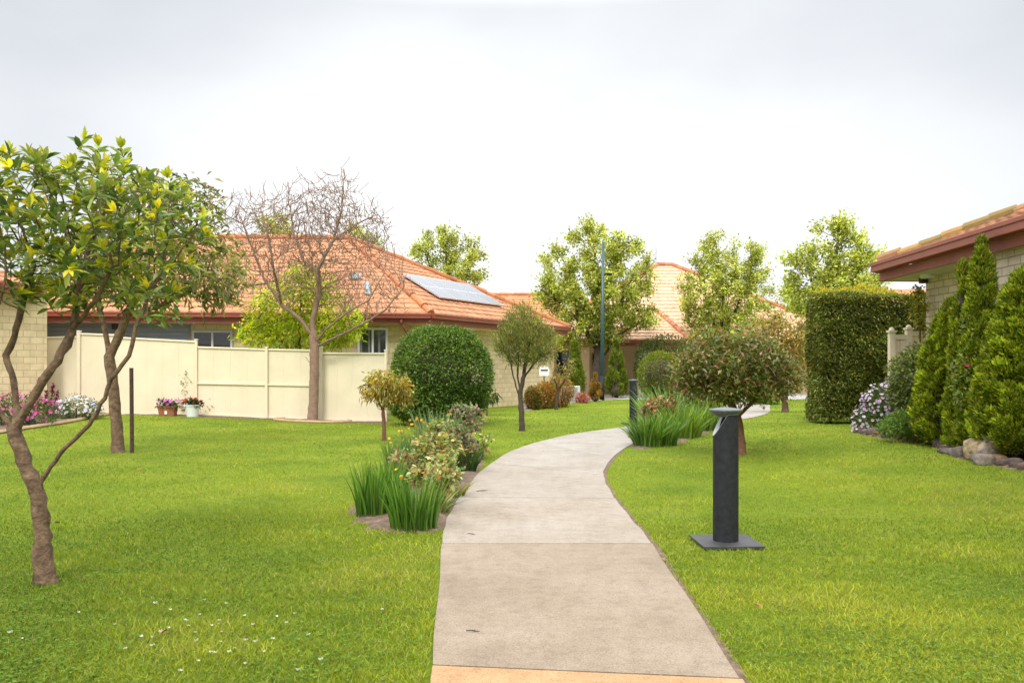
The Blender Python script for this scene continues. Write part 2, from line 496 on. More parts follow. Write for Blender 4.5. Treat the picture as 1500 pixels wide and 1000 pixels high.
# ------------------------------------------------------------------ masks on the ground plan
def catmull(pts, k=8):
    pts = [np.array(p, float) for p in pts]; pts = [2 * pts[0] - pts[1]] + pts + [2 * pts[-1] - pts[-2]]
    out = []
    for i in range(1, len(pts) - 2):
        a, b, c, d = pts[i - 1:i + 3]
        for j in range(k):
            t = j / k
            out.append(.5 * (2 * b + (c - a) * t + (2 * a - 5 * b + 4 * c - d) * t * t + (3 * b - a - 3 * c + d) * t ** 3))
    out.append(pts[-2]); return np.array(out)

def inside(poly, X, Y):
    poly = np.asarray(poly)[:, :2]; r = np.zeros(len(X), bool); j = len(poly) - 1
    for i in range(len(poly)):
        xi, yi = poly[i]; xj, yj = poly[j]
        k = ((yi > Y) != (yj > Y)) & (X < (xj - xi) * (Y - yi) / (yj - yi + 1e-12) + xi)
        r ^= k; j = i
    return r

secs = [((628, 1120), (1178, 1120)), ((634, 977), (1085, 997)), ((648, 798), (955, 798)), ((657, 757), (921, 757)), ((682, 718), (895, 722)),
        ((712, 685), (885, 700)), ((760, 657), (888, 683)), ((830, 638), (915, 657)), ((905, 627), (960, 641)), ((985, 613), (1040, 622)),
        ((1050, 601), (1118, 608)), ((1064, 592), (1128, 596)), ((1070, 585), (1122, 586))]
eL = catmull([G(*a) for a, b in secs], 10); eR = catmull([G(*b) for a, b in secs], 10)
path_poly = np.concatenate([eL, eR[::-1]])

def px(*pts): return np.array([G(x, y) for x, y in pts])
bed_iris = catmull(px((516, 757), (556, 775), (606, 780), (644, 777), (660, 752), (683, 716), (706, 684), (702, 660), (685, 645), (642, 636), (600, 655), (556, 706), (516, 757)), 6)
bed_rose = catmull(px((918, 641), (928, 657), (960, 655), (1036, 634), (1050, 620), (1010, 609), (955, 612), (918, 641)), 6)
rock_line = catmull(px((1256, 633), (1300, 642), (1350, 648), (1376, 654), (1402, 668), (1440, 676), (1500, 688)), 8)
rock_line = np.concatenate([rock_line, [rock_line[-1] + np.array([-.1, -1.2, 0]), rock_line[-1] + np.array([0, -3, 0])]])
bed_right = np.concatenate([rock_line, [[7.2, 6, 0], [7.6, 15.6, 0], [6.6, 15.6, 0]]])
bed_left = px((-160, 660), (-40, 642), (35, 629), (100, 619), (163, 607), (168, 603), (120, 600), (-60, 604))
ring = np.array([G(458, 617) + np.array([.95 * math.cos(a), .42 * math.sin(a) , 0]) for a in np.linspace(0, 6.28, 24, endpoint=False)])
fence_strip = px((165, 607), (290, 611), (415, 615), (566, 620), (566, 611), (165, 602))
bed_far = px((768, 602), (800, 597), (848, 588), (905, 585), (905, 579), (768, 583))
beds = [bed_iris, bed_rose, bed_right, bed_left, ring, fence_strip, bed_far]

# ------------------------------------------------------------------ ground
m, nt, b = newmat('lawn_ground')
n1 = noise(nt, .7, 5, .6); n2 = noise(nt, 14, 8, .75)
r1 = ramp(nt, n1.outputs['Fac'], [(.3, (.10, .16, .012)), (.52, (.155, .215, .016)), (.72, (.22, .255, .028))])
r2 = ramp(nt, n2.outputs['Fac'], [(.25, (.55, .55, .5)), (.5, (1, 1, 1)), (.8, (1.3, 1.25, 1.2))])
mu = N(nt, 'ShaderNodeMix', _data_type='RGBA', _blend_type='MULTIPLY'); mu.inputs[0].default_value = 1
nt.links.new(r1.outputs[0], mu.inputs[6]); nt.links.new(r2.outputs[0], mu.inputs[7]); nt.links.new(mu.outputs[2], b.inputs['Base Color'])
b.inputs['Roughness'].default_value = .95; b.inputs['Specular IOR Level'].default_value = .1
bump(nt, b, n2.outputs['Fac'], 1.0, .05); M['lawn'] = m

gx = np.concatenate([[-900, -300, -120, -60, -35, -24], np.arange(-16, 16.01, .4), [24, 35, 60, 120, 300, 900]])
gy = np.concatenate([[-60, -20, -8], np.arange(-2, 34.01, .4), [40, 50, 70, 110, 200, 500, 1200]])
XX, YY = np.meshgrid(gx, gy); ZZ = hgt(XX, YY)
nx = len(gx); ii = (np.arange(len(gy) - 1)[:, None] * nx + np.arange(nx - 1)[None]).ravel()
o = mesh('lawn', np.stack([XX, YY, ZZ], -1).reshape(-1, 3), np.stack([ii, ii + 1, ii + nx + 1, ii + nx], 1), M['lawn'], smooth=True)
tag(o, kind='structure')

# concrete path in slabs
m, nt, b = newmat('concrete')
a = nt.nodes.new('ShaderNodeAttribute'); a.attribute_name = 'Col'
n1 = noise(nt, 1.1, 7, .65); n2 = noise(nt, 120, 3, .7); n3 = noise(nt, 9, 6, .7)
r1 = ramp(nt, n1.outputs['Fac'], [(.3, (.80, .77, .72)), (.5, (1, .99, .97)), (.7, (1.12, 1.13, 1.16))])
r2 = ramp(nt, n2.outputs['Fac'], [(.30, (.48, .46, .44)), (.46, (.97, .97, .97)), (.60, (1.04, 1.04, 1.04)), (.72, (1.55, 1.55, 1.55))])
r3 = ramp(nt, n3.outputs['Fac'], [(.28, (.80, .775, .74)), (.5, (.98, .98, .97)), (.72, (1.09, 1.09, 1.09))])
cur = a.outputs['Color']
for r in (r1, r2, r3):
    mu = N(nt, 'ShaderNodeMix', _data_type='RGBA', _blend_type='MULTIPLY'); mu.inputs[0].default_value = 1
    nt.links.new(cur, mu.inputs[6]); nt.links.new(r.outputs[0], mu.inputs[7]); cur = mu.outputs[2]
nt.links.new(cur, b.inputs['Base Color']); b.inputs['Roughness'].default_value = .85; b.inputs['Specular IOR Level'].default_value = .3
bump(nt, b, n2.outputs['Fac'], .35, .004); M['concrete'] = m

def path_mesh():
    V, Fc, U, col = [], [], [], []
    # slab joints as positions along the section splines (10 steps a section)
    nS = len(eL) - 1
    cuts = [0, 10, 20, 37, 52, 64, 74, 84, 94, 104, nS]
    tones = [(.37, .225, .115), (.236, .187, .139), (.268, .23, .188), (.277, .242, .203), (.286, .257, .223), (.288, .266, .238), (.295, .272, .244)]
    def at(E, s):
        i = min(int(s), nS - 1); return E[i] + (E[i + 1] - E[i]) * (s - i)
    for k in range(len(cuts) - 1):
        s0, s1 = cuts[k], cuts[k + 1]; n = max(4, (s1 - s0))
        tone = np.array(tones[min(k, len(tones) - 1)]) * rng.uniform(.97, 1.03)
        ln = np.linalg.norm(at(eL, s1) - at(eL, s0)) + 1e-6; g = .006 / ln * (s1 - s0)
        S = np.linspace(s0 + g, s1 - g, n + 1); base = len(V); m = 6
        for s in S:
            l, r = at(eL, s), at(eR, s)
            for j in range(m + 1):
                p = l + (r - l) * j / m
                e = .006 * math.sin(37 * s + 5 * j) if j in (0, m) else 0
                V.append((p[0] + e, p[1], float(hgt(p[0], p[1])) + .014)); col.append(tone)
        q = m + 1
        for i in range(n):
            for j in range(m):
                a0 = base + i * q + j; Fc.append((a0, a0 + 1, a0 + 1 + q, a0 + q))
        # skirt
        rim = [base + j for j in range(q)] + [base + i * q + m for i in range(1, n + 1)] + [base + n * q + j for j in range(m - 1, -1, -1)] + [base + i * q for i in range(n - 1, 0, -1)]
        b0 = len(V)
        for r_ in rim: V.append((V[r_][0], V[r_][1], V[r_][2] - .06)); col.append(tone * .8)
        L = len(rim)
        for i in range(L): Fc.append((rim[i], b0 + i, b0 + (i + 1) % L, rim[(i + 1) % L]))
    return V, Fc, col
V, Fc, col = path_mesh()
tag(mesh('footpath', V, Fc, M['concrete'], col=col), kind='structure')

def sheet(name, poly, mat, dz, kind='structure', wob=0.0):
    """a patch following the terrain"""
    poly = np.asarray(poly)[:, :2]; lo, hi = poly.min(0) - .05, poly.max(0) + .05
    n = np.maximum(((hi - lo) / .14).astype(int), 3); n = np.minimum(n, 160)
    xs, ys = np.linspace(lo[0], hi[0], n[0]), np.linspace(lo[1], hi[1], n[1]); X, Y = np.meshgrid(xs, ys)
    c = inside(poly, X.ravel(), Y.ravel()).reshape(X.shape)
    Z = hgt(X, Y) + dz * np.where(c, 1, -.5) + wob * rng.standard_normal(X.shape) * c
    i = (np.arange(n[1] - 1)[:, None] * n[0] + np.arange(n[0] - 1)[None])
    any_ = c[:-1, :-1] | c[1:, :-1] | c[:-1, 1:] | c[1:, 1:]; i = i[any_]
    V = np.stack([X, Y, Z], -1).reshape(-1, 3); Fq = np.stack([i, i + 1, i + n[0] + 1, i + n[0]], 1)
    used, inv = np.unique(Fq.ravel(), return_inverse=True)
    return tag(mesh(name, V[used], inv.reshape(-1, 4), mat, smooth=True), kind=kind)

sheet('garden_bed_soil', bed_iris, M['soil'], .02, wob=.008)
sheet('garden_bed_soil', bed_rose, M['soil'], .02, wob=.008)
sheet('garden_bed_soil', bed_right, M['soil'], .03, wob=.012)
sheet('garden_bed_soil', bed_left, M['soil'], .03, wob=.012)
sheet('garden_bed_soil', ring, M['soil'], .03, wob=.008)
sheet('garden_bed_soil', fence_strip, M['soil'], .012, wob=.004)
sheet('gravel_bed', bed_far, M['gravel'], .03, wob=.012)
# strip of pale driveway at the far end of the lawn
MBd = MB(); q = [W(700, 586, 1680 / 50.), W(905, 585, 1680 / 49.), W(1250, 585, 1680 / 49.), W(1330, 579, 1680 / 43.), W(1300, 576, 42), W(700, 576, 42)]
MBd.poly([(p[0], p[1], .008) for p in q]); M['drive'] = mottled('driveway_concrete', (.36, .34, .31), (.44, .42, .39), 1.5, .9)
tag(MBd.build('driveway', M['drive']), kind='structure')
# edging timbers
MBe = MB()
e = catmull(px((-60, 645), (35, 629.5), (100, 619.5), (163, 607.5)), 8)
MBe.tube([(p[0], p[1], p[2] + .035) for p in e], .045, 6)
tag(MBe.build('bed_edging', M['timber_edge']), 'low orange brown edging round the pink and white flower bed', 'edging')
MBe = MB(); rr = np.concatenate([ring, ring[:1]])
MBe.tube([(p[0], p[1], float(hgt(p[0], p[1])) + .02) for p in rr], .045, 6)
tag(MBe.build('tree_ring_edging', M['timber_edge']), 'flat oval edging ring on the ground round the bare tree', 'edging')

# narrow trench of bare soil along the right hand path edge
e = eR[:70]; dn_ = unit(np.gradient(e, axis=0)[:, :2]); nn_ = np.stack([dn_[:, 1], -dn_[:, 0]], 1)
V = []
for k_, off in enumerate((-.01, .015, .045)):
    for q_, n_ in zip(e, nn_):
        w_ = q_[:2] + n_ * off; V.append((w_[0], w_[1], float(hgt(w_[0], w_[1])) + (.006, .004, .003)[k_]))
L_ = len(e); Fq = [(r_ * L_ + i_, (r_ + 1) * L_ + i_, (r_ + 1) * L_ + i_ + 1, r_ * L_ + i_ + 1) for r_ in range(2) for i_ in range(L_ - 1)]
tag(mesh('soil_trench', V, Fq, M['soil']), kind='structure')
# ------------------------------------------------------------------ grass
def grass():
    fo = Foliage()
    lightc = np.array([.37, .40, .034]); midc = np.array([.205, .272, .017]); dark = np.array([.082, .145, .011]); straw = np.array([.34, .31, .10])
    for (y0, y1, n, segs) in ((575, 640, 90000, 1), (640, 760, 150000, 1), (760, 900, 170000, 2), (900, 1130, 200000, 2)):
        wide = 1.45 if y0 >= 760 else 1.0; n = int(n * (1.25 if wide > 1 else 1))
        x = 750 + rng.uniform(-1010, 1010, n) * wide; y = rng.uniform(y0, y1, n)
        d = HC * F / (y - YH)
        for _ in range(6): d = (HC - hgt((x - 750) * d / F, d)) * F / (y - YH)
        X = (x - 750) * d / F; k = (d < 37)
        X, d = X[k], d[k]
        kill = np.zeros(len(X), bool)
        nz = vnoise(np.stack([X, d, 0 * X], 1), 9, 3)
        # keep clear of the path, with a ragged edge of bare soil
        for E in (eL, eR):
            for a, b_ in zip(E[:-1], E[1:]):
                ab = (b_ - a)[:2]; t = np.clip(((X - a[0]) * ab[0] + (d - a[1]) * ab[1]) / (ab @ ab + 1e-9), 0, 1)
                kill |= np.hypot(X - a[0] - t * ab[0], d - a[1] - t * ab[1]) < (.022 + .032 * nz if E is eR else .014 + .014 * nz)
        kill |= inside(path_poly, X, d)
        for bd in beds: kill |= inside(bd, X, d)
        kill |= (d > 20.6 + .03 * (X + 3)) & (X < -3.1)
        kill |= inside(np.array([(-2.3, 24), (3.2, 33), (3.2, 60), (-12, 60), (-12, 24)]), X, d)
        kill |= (X > 6.9) & (d < 16)
        kill |= inside(bollard_foot, X, d) | inside(bollard_foot2, X, d)
        X, d = X[~kill], d[~kill]; n = len(X)
        P = np.stack([X, d, hgt(X, d) - .004], 1)
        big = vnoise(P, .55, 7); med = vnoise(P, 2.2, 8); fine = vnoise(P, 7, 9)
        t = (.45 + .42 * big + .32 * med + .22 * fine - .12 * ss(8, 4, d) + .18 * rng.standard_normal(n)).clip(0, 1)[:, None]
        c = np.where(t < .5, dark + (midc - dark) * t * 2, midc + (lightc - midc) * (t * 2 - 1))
        st = rng.uniform(0, 1, n) < .08 + .10 * (med > .45)
        c[st] = straw * rng.uniform(.6, 1.1, (st.sum(), 1))
        c *= rng.uniform(.62, 1.38, (n, 1)); dry = vnoise(P, 1.1, 77) > .62; dr = dry & (rng.uniform(0, 1, n) < .35); c[dr] = c[dr] * .5 + straw * .45
        H = rng.uniform(.018, .042, n) * (1 + .3 * fine.clip(-1, 1) + .3 * med.clip(-1, 1)) * np.where(d > 14, 1.1, 1)
        tall = rng.uniform(0, 1, n) < .02; H[tall] *= 1.7
        Wd = np.maximum(.0045, d * .0009) * rng.uniform(.7, 1.3, n)
        a = rng.uniform(0, 6.28, n); ln = H * rng.uniform(.3, 1.3, n)
        lean = np.stack([np.cos(a), np.sin(a)], 1) * ln[:, None]
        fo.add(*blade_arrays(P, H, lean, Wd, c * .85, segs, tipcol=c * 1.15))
    # clover leaves mixed through the near turf
    n = 30000; x = rng.uniform(-200, 1700, n); y = rng.uniform(800, 1120, n); d = HC * F / (y - YH); X = (x - 750) * d / F
    P = np.stack([X, d, hgt(X, d) + rng.uniform(.012, .03, n)], 1)
    k = (vnoise(P, 1.5, 21) + .6 * vnoise(P, 4, 22) + .35 * (X < -.8) + .7 * rng.standard_normal(n) > .75) & ~inside(path_poly + 0, X, d) & ~inside(bollard_foot, X, d)
    for E in (eL, eR):
        for a, b_ in zip(E[:30:2], E[2:32:2]):
            ab = (b_ - a)[:2]; t = np.clip(((X - a[0]) * ab[0] + (d - a[1]) * ab[1]) / (ab @ ab + 1e-9), 0, 1)
            k &= np.hypot(X - a[0] - t * ab[0], d - a[1] - t * ab[1]) > .05
    P = P[k]; n = len(P); a0 = rng.uniform(0, 6.28, n); cc = pal(n, [(.075, .155, .014), (.11, .20, .018), (.15, .235, .025)])
    for j in range(3):
        a = a0 + j * 2.094
        fo.leaves(P, np.stack([np.cos(a), np.sin(a),   .25 + 0 * a], 1), .012, .011, cc, nup=3)
    return tag(fo.build('grass', M['grass'], None), kind='stuff')
# ------------------------------------------------------------------ light bollards
def bollard(loc, rot, label):
    root = empty('bollard_light', loc, label, 'bollard', 'bollard lights beside the path')
    lx, ly, lz = loc; ca, sa = math.cos(rot), math.sin(rot)
    L = lambda x, y, z: (lx + x * ca - y * sa, ly + x * sa + y * ca, lz + z)
    b = MB(); b.box((lx, ly, lz + .024), (.47, .45, .02), rot); b.build('base_plate', M['charcoal_plate'], root, bevel=.003)
    R, r_, n = .098, .062, 48; H0 = 1.025; open_a = math.radians(174)
    def top(a):
        c = max(0.0, math.cos(a - open_a)); return H0 - .17 * c ** 1.1 if c > 0.0 else H0
    V, Fc = [], []
    zs = [.034, .05, .2, .4, .6, .8]
    for k in range(n):
        a = 2 * math.pi * k / n; t = top(a)
        for z in zs + [t - .004]: V.append(L(R * math.cos(a), R * math.sin(a), min(z, t - .004)))
    m = len(zs) + 1
    for k in range(n):
        k2 = (k + 1) % n
        for j in range(m - 1): Fc.append((k * m + j, k2 * m + j, k2 * m + j + 1, k * m + j + 1))
    mesh('post', V, Fc, M['charcoal'], root, smooth=True)
    V, Fc = [], []       # pale cut edge of the lamp opening and the dark hollow inside
    for k in range(n):
        a = 2 * math.pi * k / n; t = top(a)
        V += [L(R * math.cos(a), R * math.sin(a), t - .004), L((R + .0015) * math.cos(a), (R + .0015) * math.sin(a), t), L(r_ * math.cos(a), r_ * math.sin(a), t + .0)]
    for k in range(n):
        k2 = (k + 1) % n
        for j in range(2): Fc.append((k * 3 + j, k2 * 3 + j, k2 * 3 + j + 1, k * 3 + j + 1))
    mesh('opening_rim', V, Fc, M['rim_grey'], root)
    V, Fc = [], []
    for k in range(n):
        a = 2 * math.pi * k / n
        V += [L(r_ * math.cos(a), r_ * math.sin(a), top(a)), L(r_ * .98 * math.cos(a), r_ * .98 * math.sin(a), .78)]
    for k in range(n):
        k2 = (k + 1) % n; Fc.append((k * 2, k * 2 + 1, k2 * 2 + 1, k2 * 2))
    V.append(L(0, 0, .78)); c = len(V) - 1
    for k in range(n): Fc.append((k * 2 + 1, c, ((k + 1) % n) * 2 + 1))
    mesh('lamp_well', V, Fc, M['charcoal'], root, smooth=True)
    b = MB(); b.lathe((lx, ly, lz), [(0, 1.0), (.060, 1.0), (.085, 1.012), (.128, 1.048), (.131, 1.056), (.128, 1.062), (.10, 1.066), (.05, 1.074), (0, 1.078)], 48)
    o = b.build('cap', M['cap_grey'], root, smooth=True)
    return root
p = G(1063, 797); q = G(928, 621)
bollard(tuple(p), math.radians(2), 'charcoal bollard light with flared cap standing on a square plate in the near lawn')
bollard(tuple(q), math.radians(196), 'charcoal bollard light beyond the rose bed at the path edge')
bollard_foot = np.array([p + np.array([a, b_, 0]) for a, b_ in ((-.235, -.225), (.235, -.225), (.235, .225), (-.235, .225))])
bollard_foot2 = np.array([q + np.array([a, b_, 0]) for a, b_ in ((-.235, -.225), (.235, -.225), (.235, .225), (-.235, .225))])
tag(grass(), kind='stuff')

# ------------------------------------------------------------------ tiled roofs
def tiled(name, A, B, Cc, D, mat, parent, base=(.50, .235, .12), du=.05, roll=.30, gauge=.33, var=.16, lift=.032, dirty=.0):
    """eave A->B, top edge D->C; rows of rolled tiles with stepped courses"""
    A, B, Cc, D = (np.array(v, float) for v in (A, B, Cc, D))
    uh = unit(B - A); nrm = unit(np.cross(B - A, (D + Cc) / 2 - A)); nrm = nrm if nrm[2] > 0 else -nrm
    vdir = np.cross(nrm, uh); vdir = vdir if vdir[2] > 0 else -vdir
    Hs = max((D - A) @ vdir, (Cc - A) @ vdir); nr = max(2, int(round(Hs / gauge)))
    V, Fc, col, n0 = [], [], [], 0
    r = np.random.default_rng(5)
    for k in range(nr):
        t0, t1 = k / nr, (k + 1) / nr
        rows = []
        for t, up in ((t0, -.002), (t0, lift), (t1 + .012, .0)):
            rows.append((A + (D - A) * min(t, 1), B + (Cc - B) * min(t, 1), up))
        n = max(2, int(np.linalg.norm(rows[0][1] - rows[0][0]) / du))
        s = np.linspace(0, 1, n + 1)[:, None]
        for (l, q, up) in rows:
            p = l + (q - l) * s; u = (p - A) @ uh
            prof = np.maximum(np.abs(np.sin(np.pi * u / roll)) ** 1.0, 0) * .030
            V.append(p + nrm * (prof + up)[:, None])
            tid = np.floor(u / roll).astype(int)
            h = np.array([np.random.default_rng(int(t_ % 9973) * 131 + k * 7 + 3).uniform(-1, 1) for t_ in tid]) if du < .09 else r.uniform(-1, 1, n + 1)
            cc = np.array(base)[None] * (1 + var * h)[:, None] * np.array([1, 1, 1])[None]
            if dirty:
                gmask = (r.uniform(0, 1, n + 1) < dirty)[:, None]; cc = np.where(gmask, np.array([[.20, .13, .06]]), cc)
            col.append(cc)
        m = n + 1
        for j in range(2):
            a = n0 + j * m + np.arange(n)
            Fc.append(np.stack([a, a + 1, a + 1 + m, a + m], 1))
        n0 += 3 * m
    return mesh(name, np.concatenate(V), np.concatenate(Fc), mat, parent, col=np.concatenate(col).clip(0, 1))

def caps(name, A, B, mat, parent, base=(.40, .15, .06), r=.11, seg=.4, var=.2, cols=None):
    A, B = np.array(A, float), np.array(B, float); L = np.linalg.norm(B - A); n = max(1, int(L / seg))
    V, Fc, col, n0 = [], [], [], 0
    for i in range(n):
        a = A + (B - A) * i / n; b = A + (B - A) * (i + 1.08) / n
        j = rng.standard_normal(3) * .012
        v, f = tube(np.array([a + j, b + j]), np.array([r * 1.08, r * .94]), 10, True)
        V.append(v); Fc += [tuple(q + n0 for q in ff) for ff in f]; n0 += len(v)
        c = np.array(base) * (1 + var * rng.uniform(-1, 1)) if cols is None else np.array(cols[rng.integers(len(cols))])
        col.append(np.tile(c, (len(v), 1)))
    return mesh(name, np.concatenate(V), Fc, mat, parent, col=np.concatenate(col).clip(0, 1))

def gutter_run(parent, pts, drop=.0, name='gutter', h=.12, w=.13, outn=-1):
    for a, b in zip(pts[:-1], pts[1:]):
        g = MB(); a_, b_ = np.array(a), np.array(b)
        g.sslab(a_, b_, a_[2] - h, a_[2] + .005, b_[2] - h, b_[2] + .005, -.01, w)
        g.sslab(a_, b_, a_[2] - h * .30, a_[2] + .022, b_[2] - h * .30, b_[2] + .022, w, w + .018)
        g.build('gutter', M['gutter'], parent, bevel=.008)
        f = MB(); f.sslab(a_, b_, a_[2] - h - .16, a_[2] - h - .004, b_[2] - h - .16, b_[2] - h - .004, -.05, -.005)
        f.build('fascia', M['fascia'], parent)

# ------------------------------------------------------------------ house behind the fence
ez = 1.48
E0 = np.array([-14.2, 22.3, HC + ez]); E1 = W(631, 0, 23.5); E1[2] = HC + ez; E2 = W(832, 0, 31.7); E2[2] = HC + ez
E3 = np.array([-13.5, 35.0, HC + ez]); R1 = W(512, 351, 28.35); R0 = np.array([-11.6, 27.8, R1[2] - .03])
t_ = .12
house = empty('tiled_house', (-6, 27, 0), 'cream brick house with orange tiled hip roof and solar panels behind the cream fence', 'house')
rf = tiled('roof', E0, E1, R1, R0, M['tile'], house)
tiled('roof', E1, E2, R1, R1, M['tile'], house)
tiled('roof', E2, E3, R0, R1, M['tile'], house, du=.3)
tiled('roof', E3, E0, R0, R0, M['tile'], house, du=.3)
up = np.array([0, 0, .05])
for a, b_ in ((R0, R1), (E1, R1), (E2, R1), (E0, R0)): caps('ridge_cap', a + up, b_ + up, M['tile'], house)
gutter_run(house, [E0, E1, E2])
def inset(A, B, k):
    d = unit((B - A)[:2]); n = np.array([d[1], -d[0]]); return n * -k
W1 = E1 + np.array([-.62, .48, 0]); W2 = E2 + np.array([-.55, -.2, 0]); W0 = E0 + np.array([.3, .55, 0])
sf = MB(); sf.poly([(*(E0[:2]), ez + HC - .285), (*(E1[:2]), ez + HC - .285), (*(E2[:2]), ez + HC - .285), (W2[0], W2[1], ez + HC - .285), (W1[0], W1[1], ez + HC - .285), (W0[0], W0[1], ez + HC - .285)])
sf.build('soffit', M['soffit'], house)
w = MB(); zt = HC + ez - .29; w.slab(W0[:2], W1[:2], -.2, zt, -.25, 0); w.slab(W1[:2] , W2[:2], -.2, zt, -.25, 0)
w.slab(W2[:2], W2[:2] + np.array([-9, 1.2]), -.2, zt, -.25, 0)
w.build('wall', M['brick'], house)
dW = unit((W1 - W0)[:2]); nW = np.array([dW[1], -dW[0]])
def wallx(x, A, B):
    """point on the wall line A-B seen at photo column x"""
    k = (x - 750) / F; d = (B - A)[:2]; t = (k * A[1] - A[0]) / (d[0] - k * d[1]); return A[:2] + d * t
def zat(p, y): return HC - (y - YH) * p[1] / F
def window(parent, A, B, x0, x1, y0, y1, panes=2, frame=None, glass=None, z1=None, name='window', curtain=True):
    frame = frame or M['white']; glass = glass or M['glass']
    a, b_ = wallx(x0, A, B), wallx(x1, A, B); zt_ = zat((a + b_) / 2, y0); zb = zat((a + b_) / 2, y1) if z1 is None else z1
    f = MB(); t = .06; d = unit(b_ - a)
    f.slab(a, b_, zt_ - t, zt_, .003, .05); f.slab(a, b_, zb, zb + t, .003, .05)
    L = np.linalg.norm(b_ - a)
    for i in range(panes + 1):
        c = a + d * (L - t) * i / panes; f.slab(c, c + d * t, zb + t, zt_ - t, .003, .05)
    fo = f.build(name, frame, parent)
    g = MB()
    for i in range(panes):
        c = a + d * ((L - t) * i / panes + t); e = a + d * (L - t) * (i + 1) / panes
        g.slab(c, e, zb + t, zt_ - t, .004, .018)
    g.build('pane', glass, fo)
    if curtain:
        g = MB()
        for i in range(panes):
            c = a + d * ((L - t) * i / panes + t); e = a + d * (L - t) * (i + 1) / panes; ll = np.linalg.norm(e - c)
            for k in range(3):
                if (k + i) % 2: continue
                g.slab(c + d * ll * (k * .34 + .02), c + d * ll * (k * .34 + .2), zb + t + .004, zt_ - t - .004, .019, .022)
        g.build('curtain', M['curtain'], fo)
    return fo
window(house, W0, W1, 524, 568, 480, 530, 2)
s = MB(); a, b_ = wallx(528, W0, W1), wallx(572, W0, W1); s.slab(a, b_, zat(a, 474), zat(a, 467), .01, .16); s.build('blind_box', M['mesh_dark'], house)
window(house, W0, W1, 282, 341, 484, 545, 2, glass=M['glass'], frame=M['ac_grey'], name='security_door', curtain=False)
# blue-grey roller door
a, b_ = wallx(20, W0, W1), wallx(279, W0, W1); g = MB(); nr = 19
for i in range(nr):
    z0 = .2 + i * .128; g.slab(a, b_, z0, z0 + .116, .003, .045); g.slab(a, b_, z0 + .116, z0 + .128, .003, .012)
g.build('garage_door', M['door_grey'], house)
s = MB(); s.slab(wallx(166, W0, W1), wallx(173, W0, W1), zat(a, 482), zat(a, 472), .05, .12); s.build('wall_light', M['mesh_dark'], house)
# downpipe
a = wallx(588, E0, E1); z = HC + ez - .13; d = MB(); pb = wallx(603, W0, W1) + nW * .05
d.tube([(*(a + nW * .05), z), (*(a + nW * .05), z - .16)], .045, 8); d.tube([(*(a + nW * .05), z - .16), (*pb, z - .55), (*pb, 0)], .04, 8)
d.build('downpipe', M['fascia'], house, smooth=True)
# skylights and solar panels on the roof
def onplane(x, y, A, B, T, lift=.06):
    n = unit(np.cross(B - A, T - A)); n = n if n[2] > 0 else -n; o = np.array([0, 0, HC]); v = np.array([(x - 750) / F, 1, -(y - YH) / F])
    t = ((A - o) @ n) / (v @ n); return o + v * t + n * lift
for q in (((513, 404), (527, 404), (531, 412), (517, 412)), ((533, 416), (541, 418), (543, 436), (535, 434))):
    s = MB(); P4 = [onplane(x, y, E0, E1, R1, .10) for x, y in q]; s.poly(P4[::-1]); lo = [onplane(x, y, E0, E1, R1, .0) for x, y in q]
    for i in range(4): s.quad(lo[i], lo[(i + 1) % 4], P4[(i + 1) % 4], P4[i])
    s.build('skylight', M['skylight'], house)
u_ = unit(E2 - E1); nR = unit(np.cross(E2 - E1, R1 - E1)); nR = nR if nR[2] > 0 else -nR; vR = np.cross(nR, u_); vR = vR if vR[2] > 0 else -vR
def panel(u0, v0, wu, hv):
    root = None
    c = [E1 + u_ * (u0 + a) + vR * (v0 + b_) for a, b_ in ((0, 0), (wu, 0), (wu, hv), (0, hv))]
    f = MB(); lo = [q + nR * .10 for q in c]; hi = [q + nR * .145 for q in c]
    f.poly(hi); f.poly(lo[::-1])
    for i in range(4): f.quad(lo[i], lo[(i + 1) % 4], hi[(i + 1) % 4], hi[i])
    fr = f.build('solar_panel', M['alu'], house)
    g = MB(); c2 = [E1 + u_ * (u0 + a) + vR * (v0 + b_) + nR * .148 for a, b_ in ((.03, .03), (wu - .03, .03), (wu - .03, hv - .03), (.03, hv - .03))]
    g.poly(c2); g.build('panel_glass', M['solar'], fr)
def uv_of(x, y):
    p_ = onplane(x, y, E1, E2, R1, 0) - E1; return p_ @ u_, p_ @ vR
SP = {k: uv_of(*v) for k, v in dict(tl=(584, 405), tr=(742, 449), bl=(640, 436), br=(725, 452)).items()}
print('solar uv', SP)
SOLAR_U, SOLAR_N, SOLAR_V = 1.9, 4, (1.15, 2.85)
tl, tr, bl, br = SP['tl'], SP['tr'], SP['bl'], SP['br']
print('SP', {k: (float(v[0]), float(v[1])) for k, v in SP.items()})
v0_, v1_ = SOLAR_V
for i in range(SOLAR_N):
    panel(SOLAR_U + i * 1.02, v0_, 1.0, (v1_ - v0_) / 2 - .01); panel(SOLAR_U + i * 1.02, (v0_ + v1_) / 2, 1.0, (v1_ - v0_) / 2 - .01)

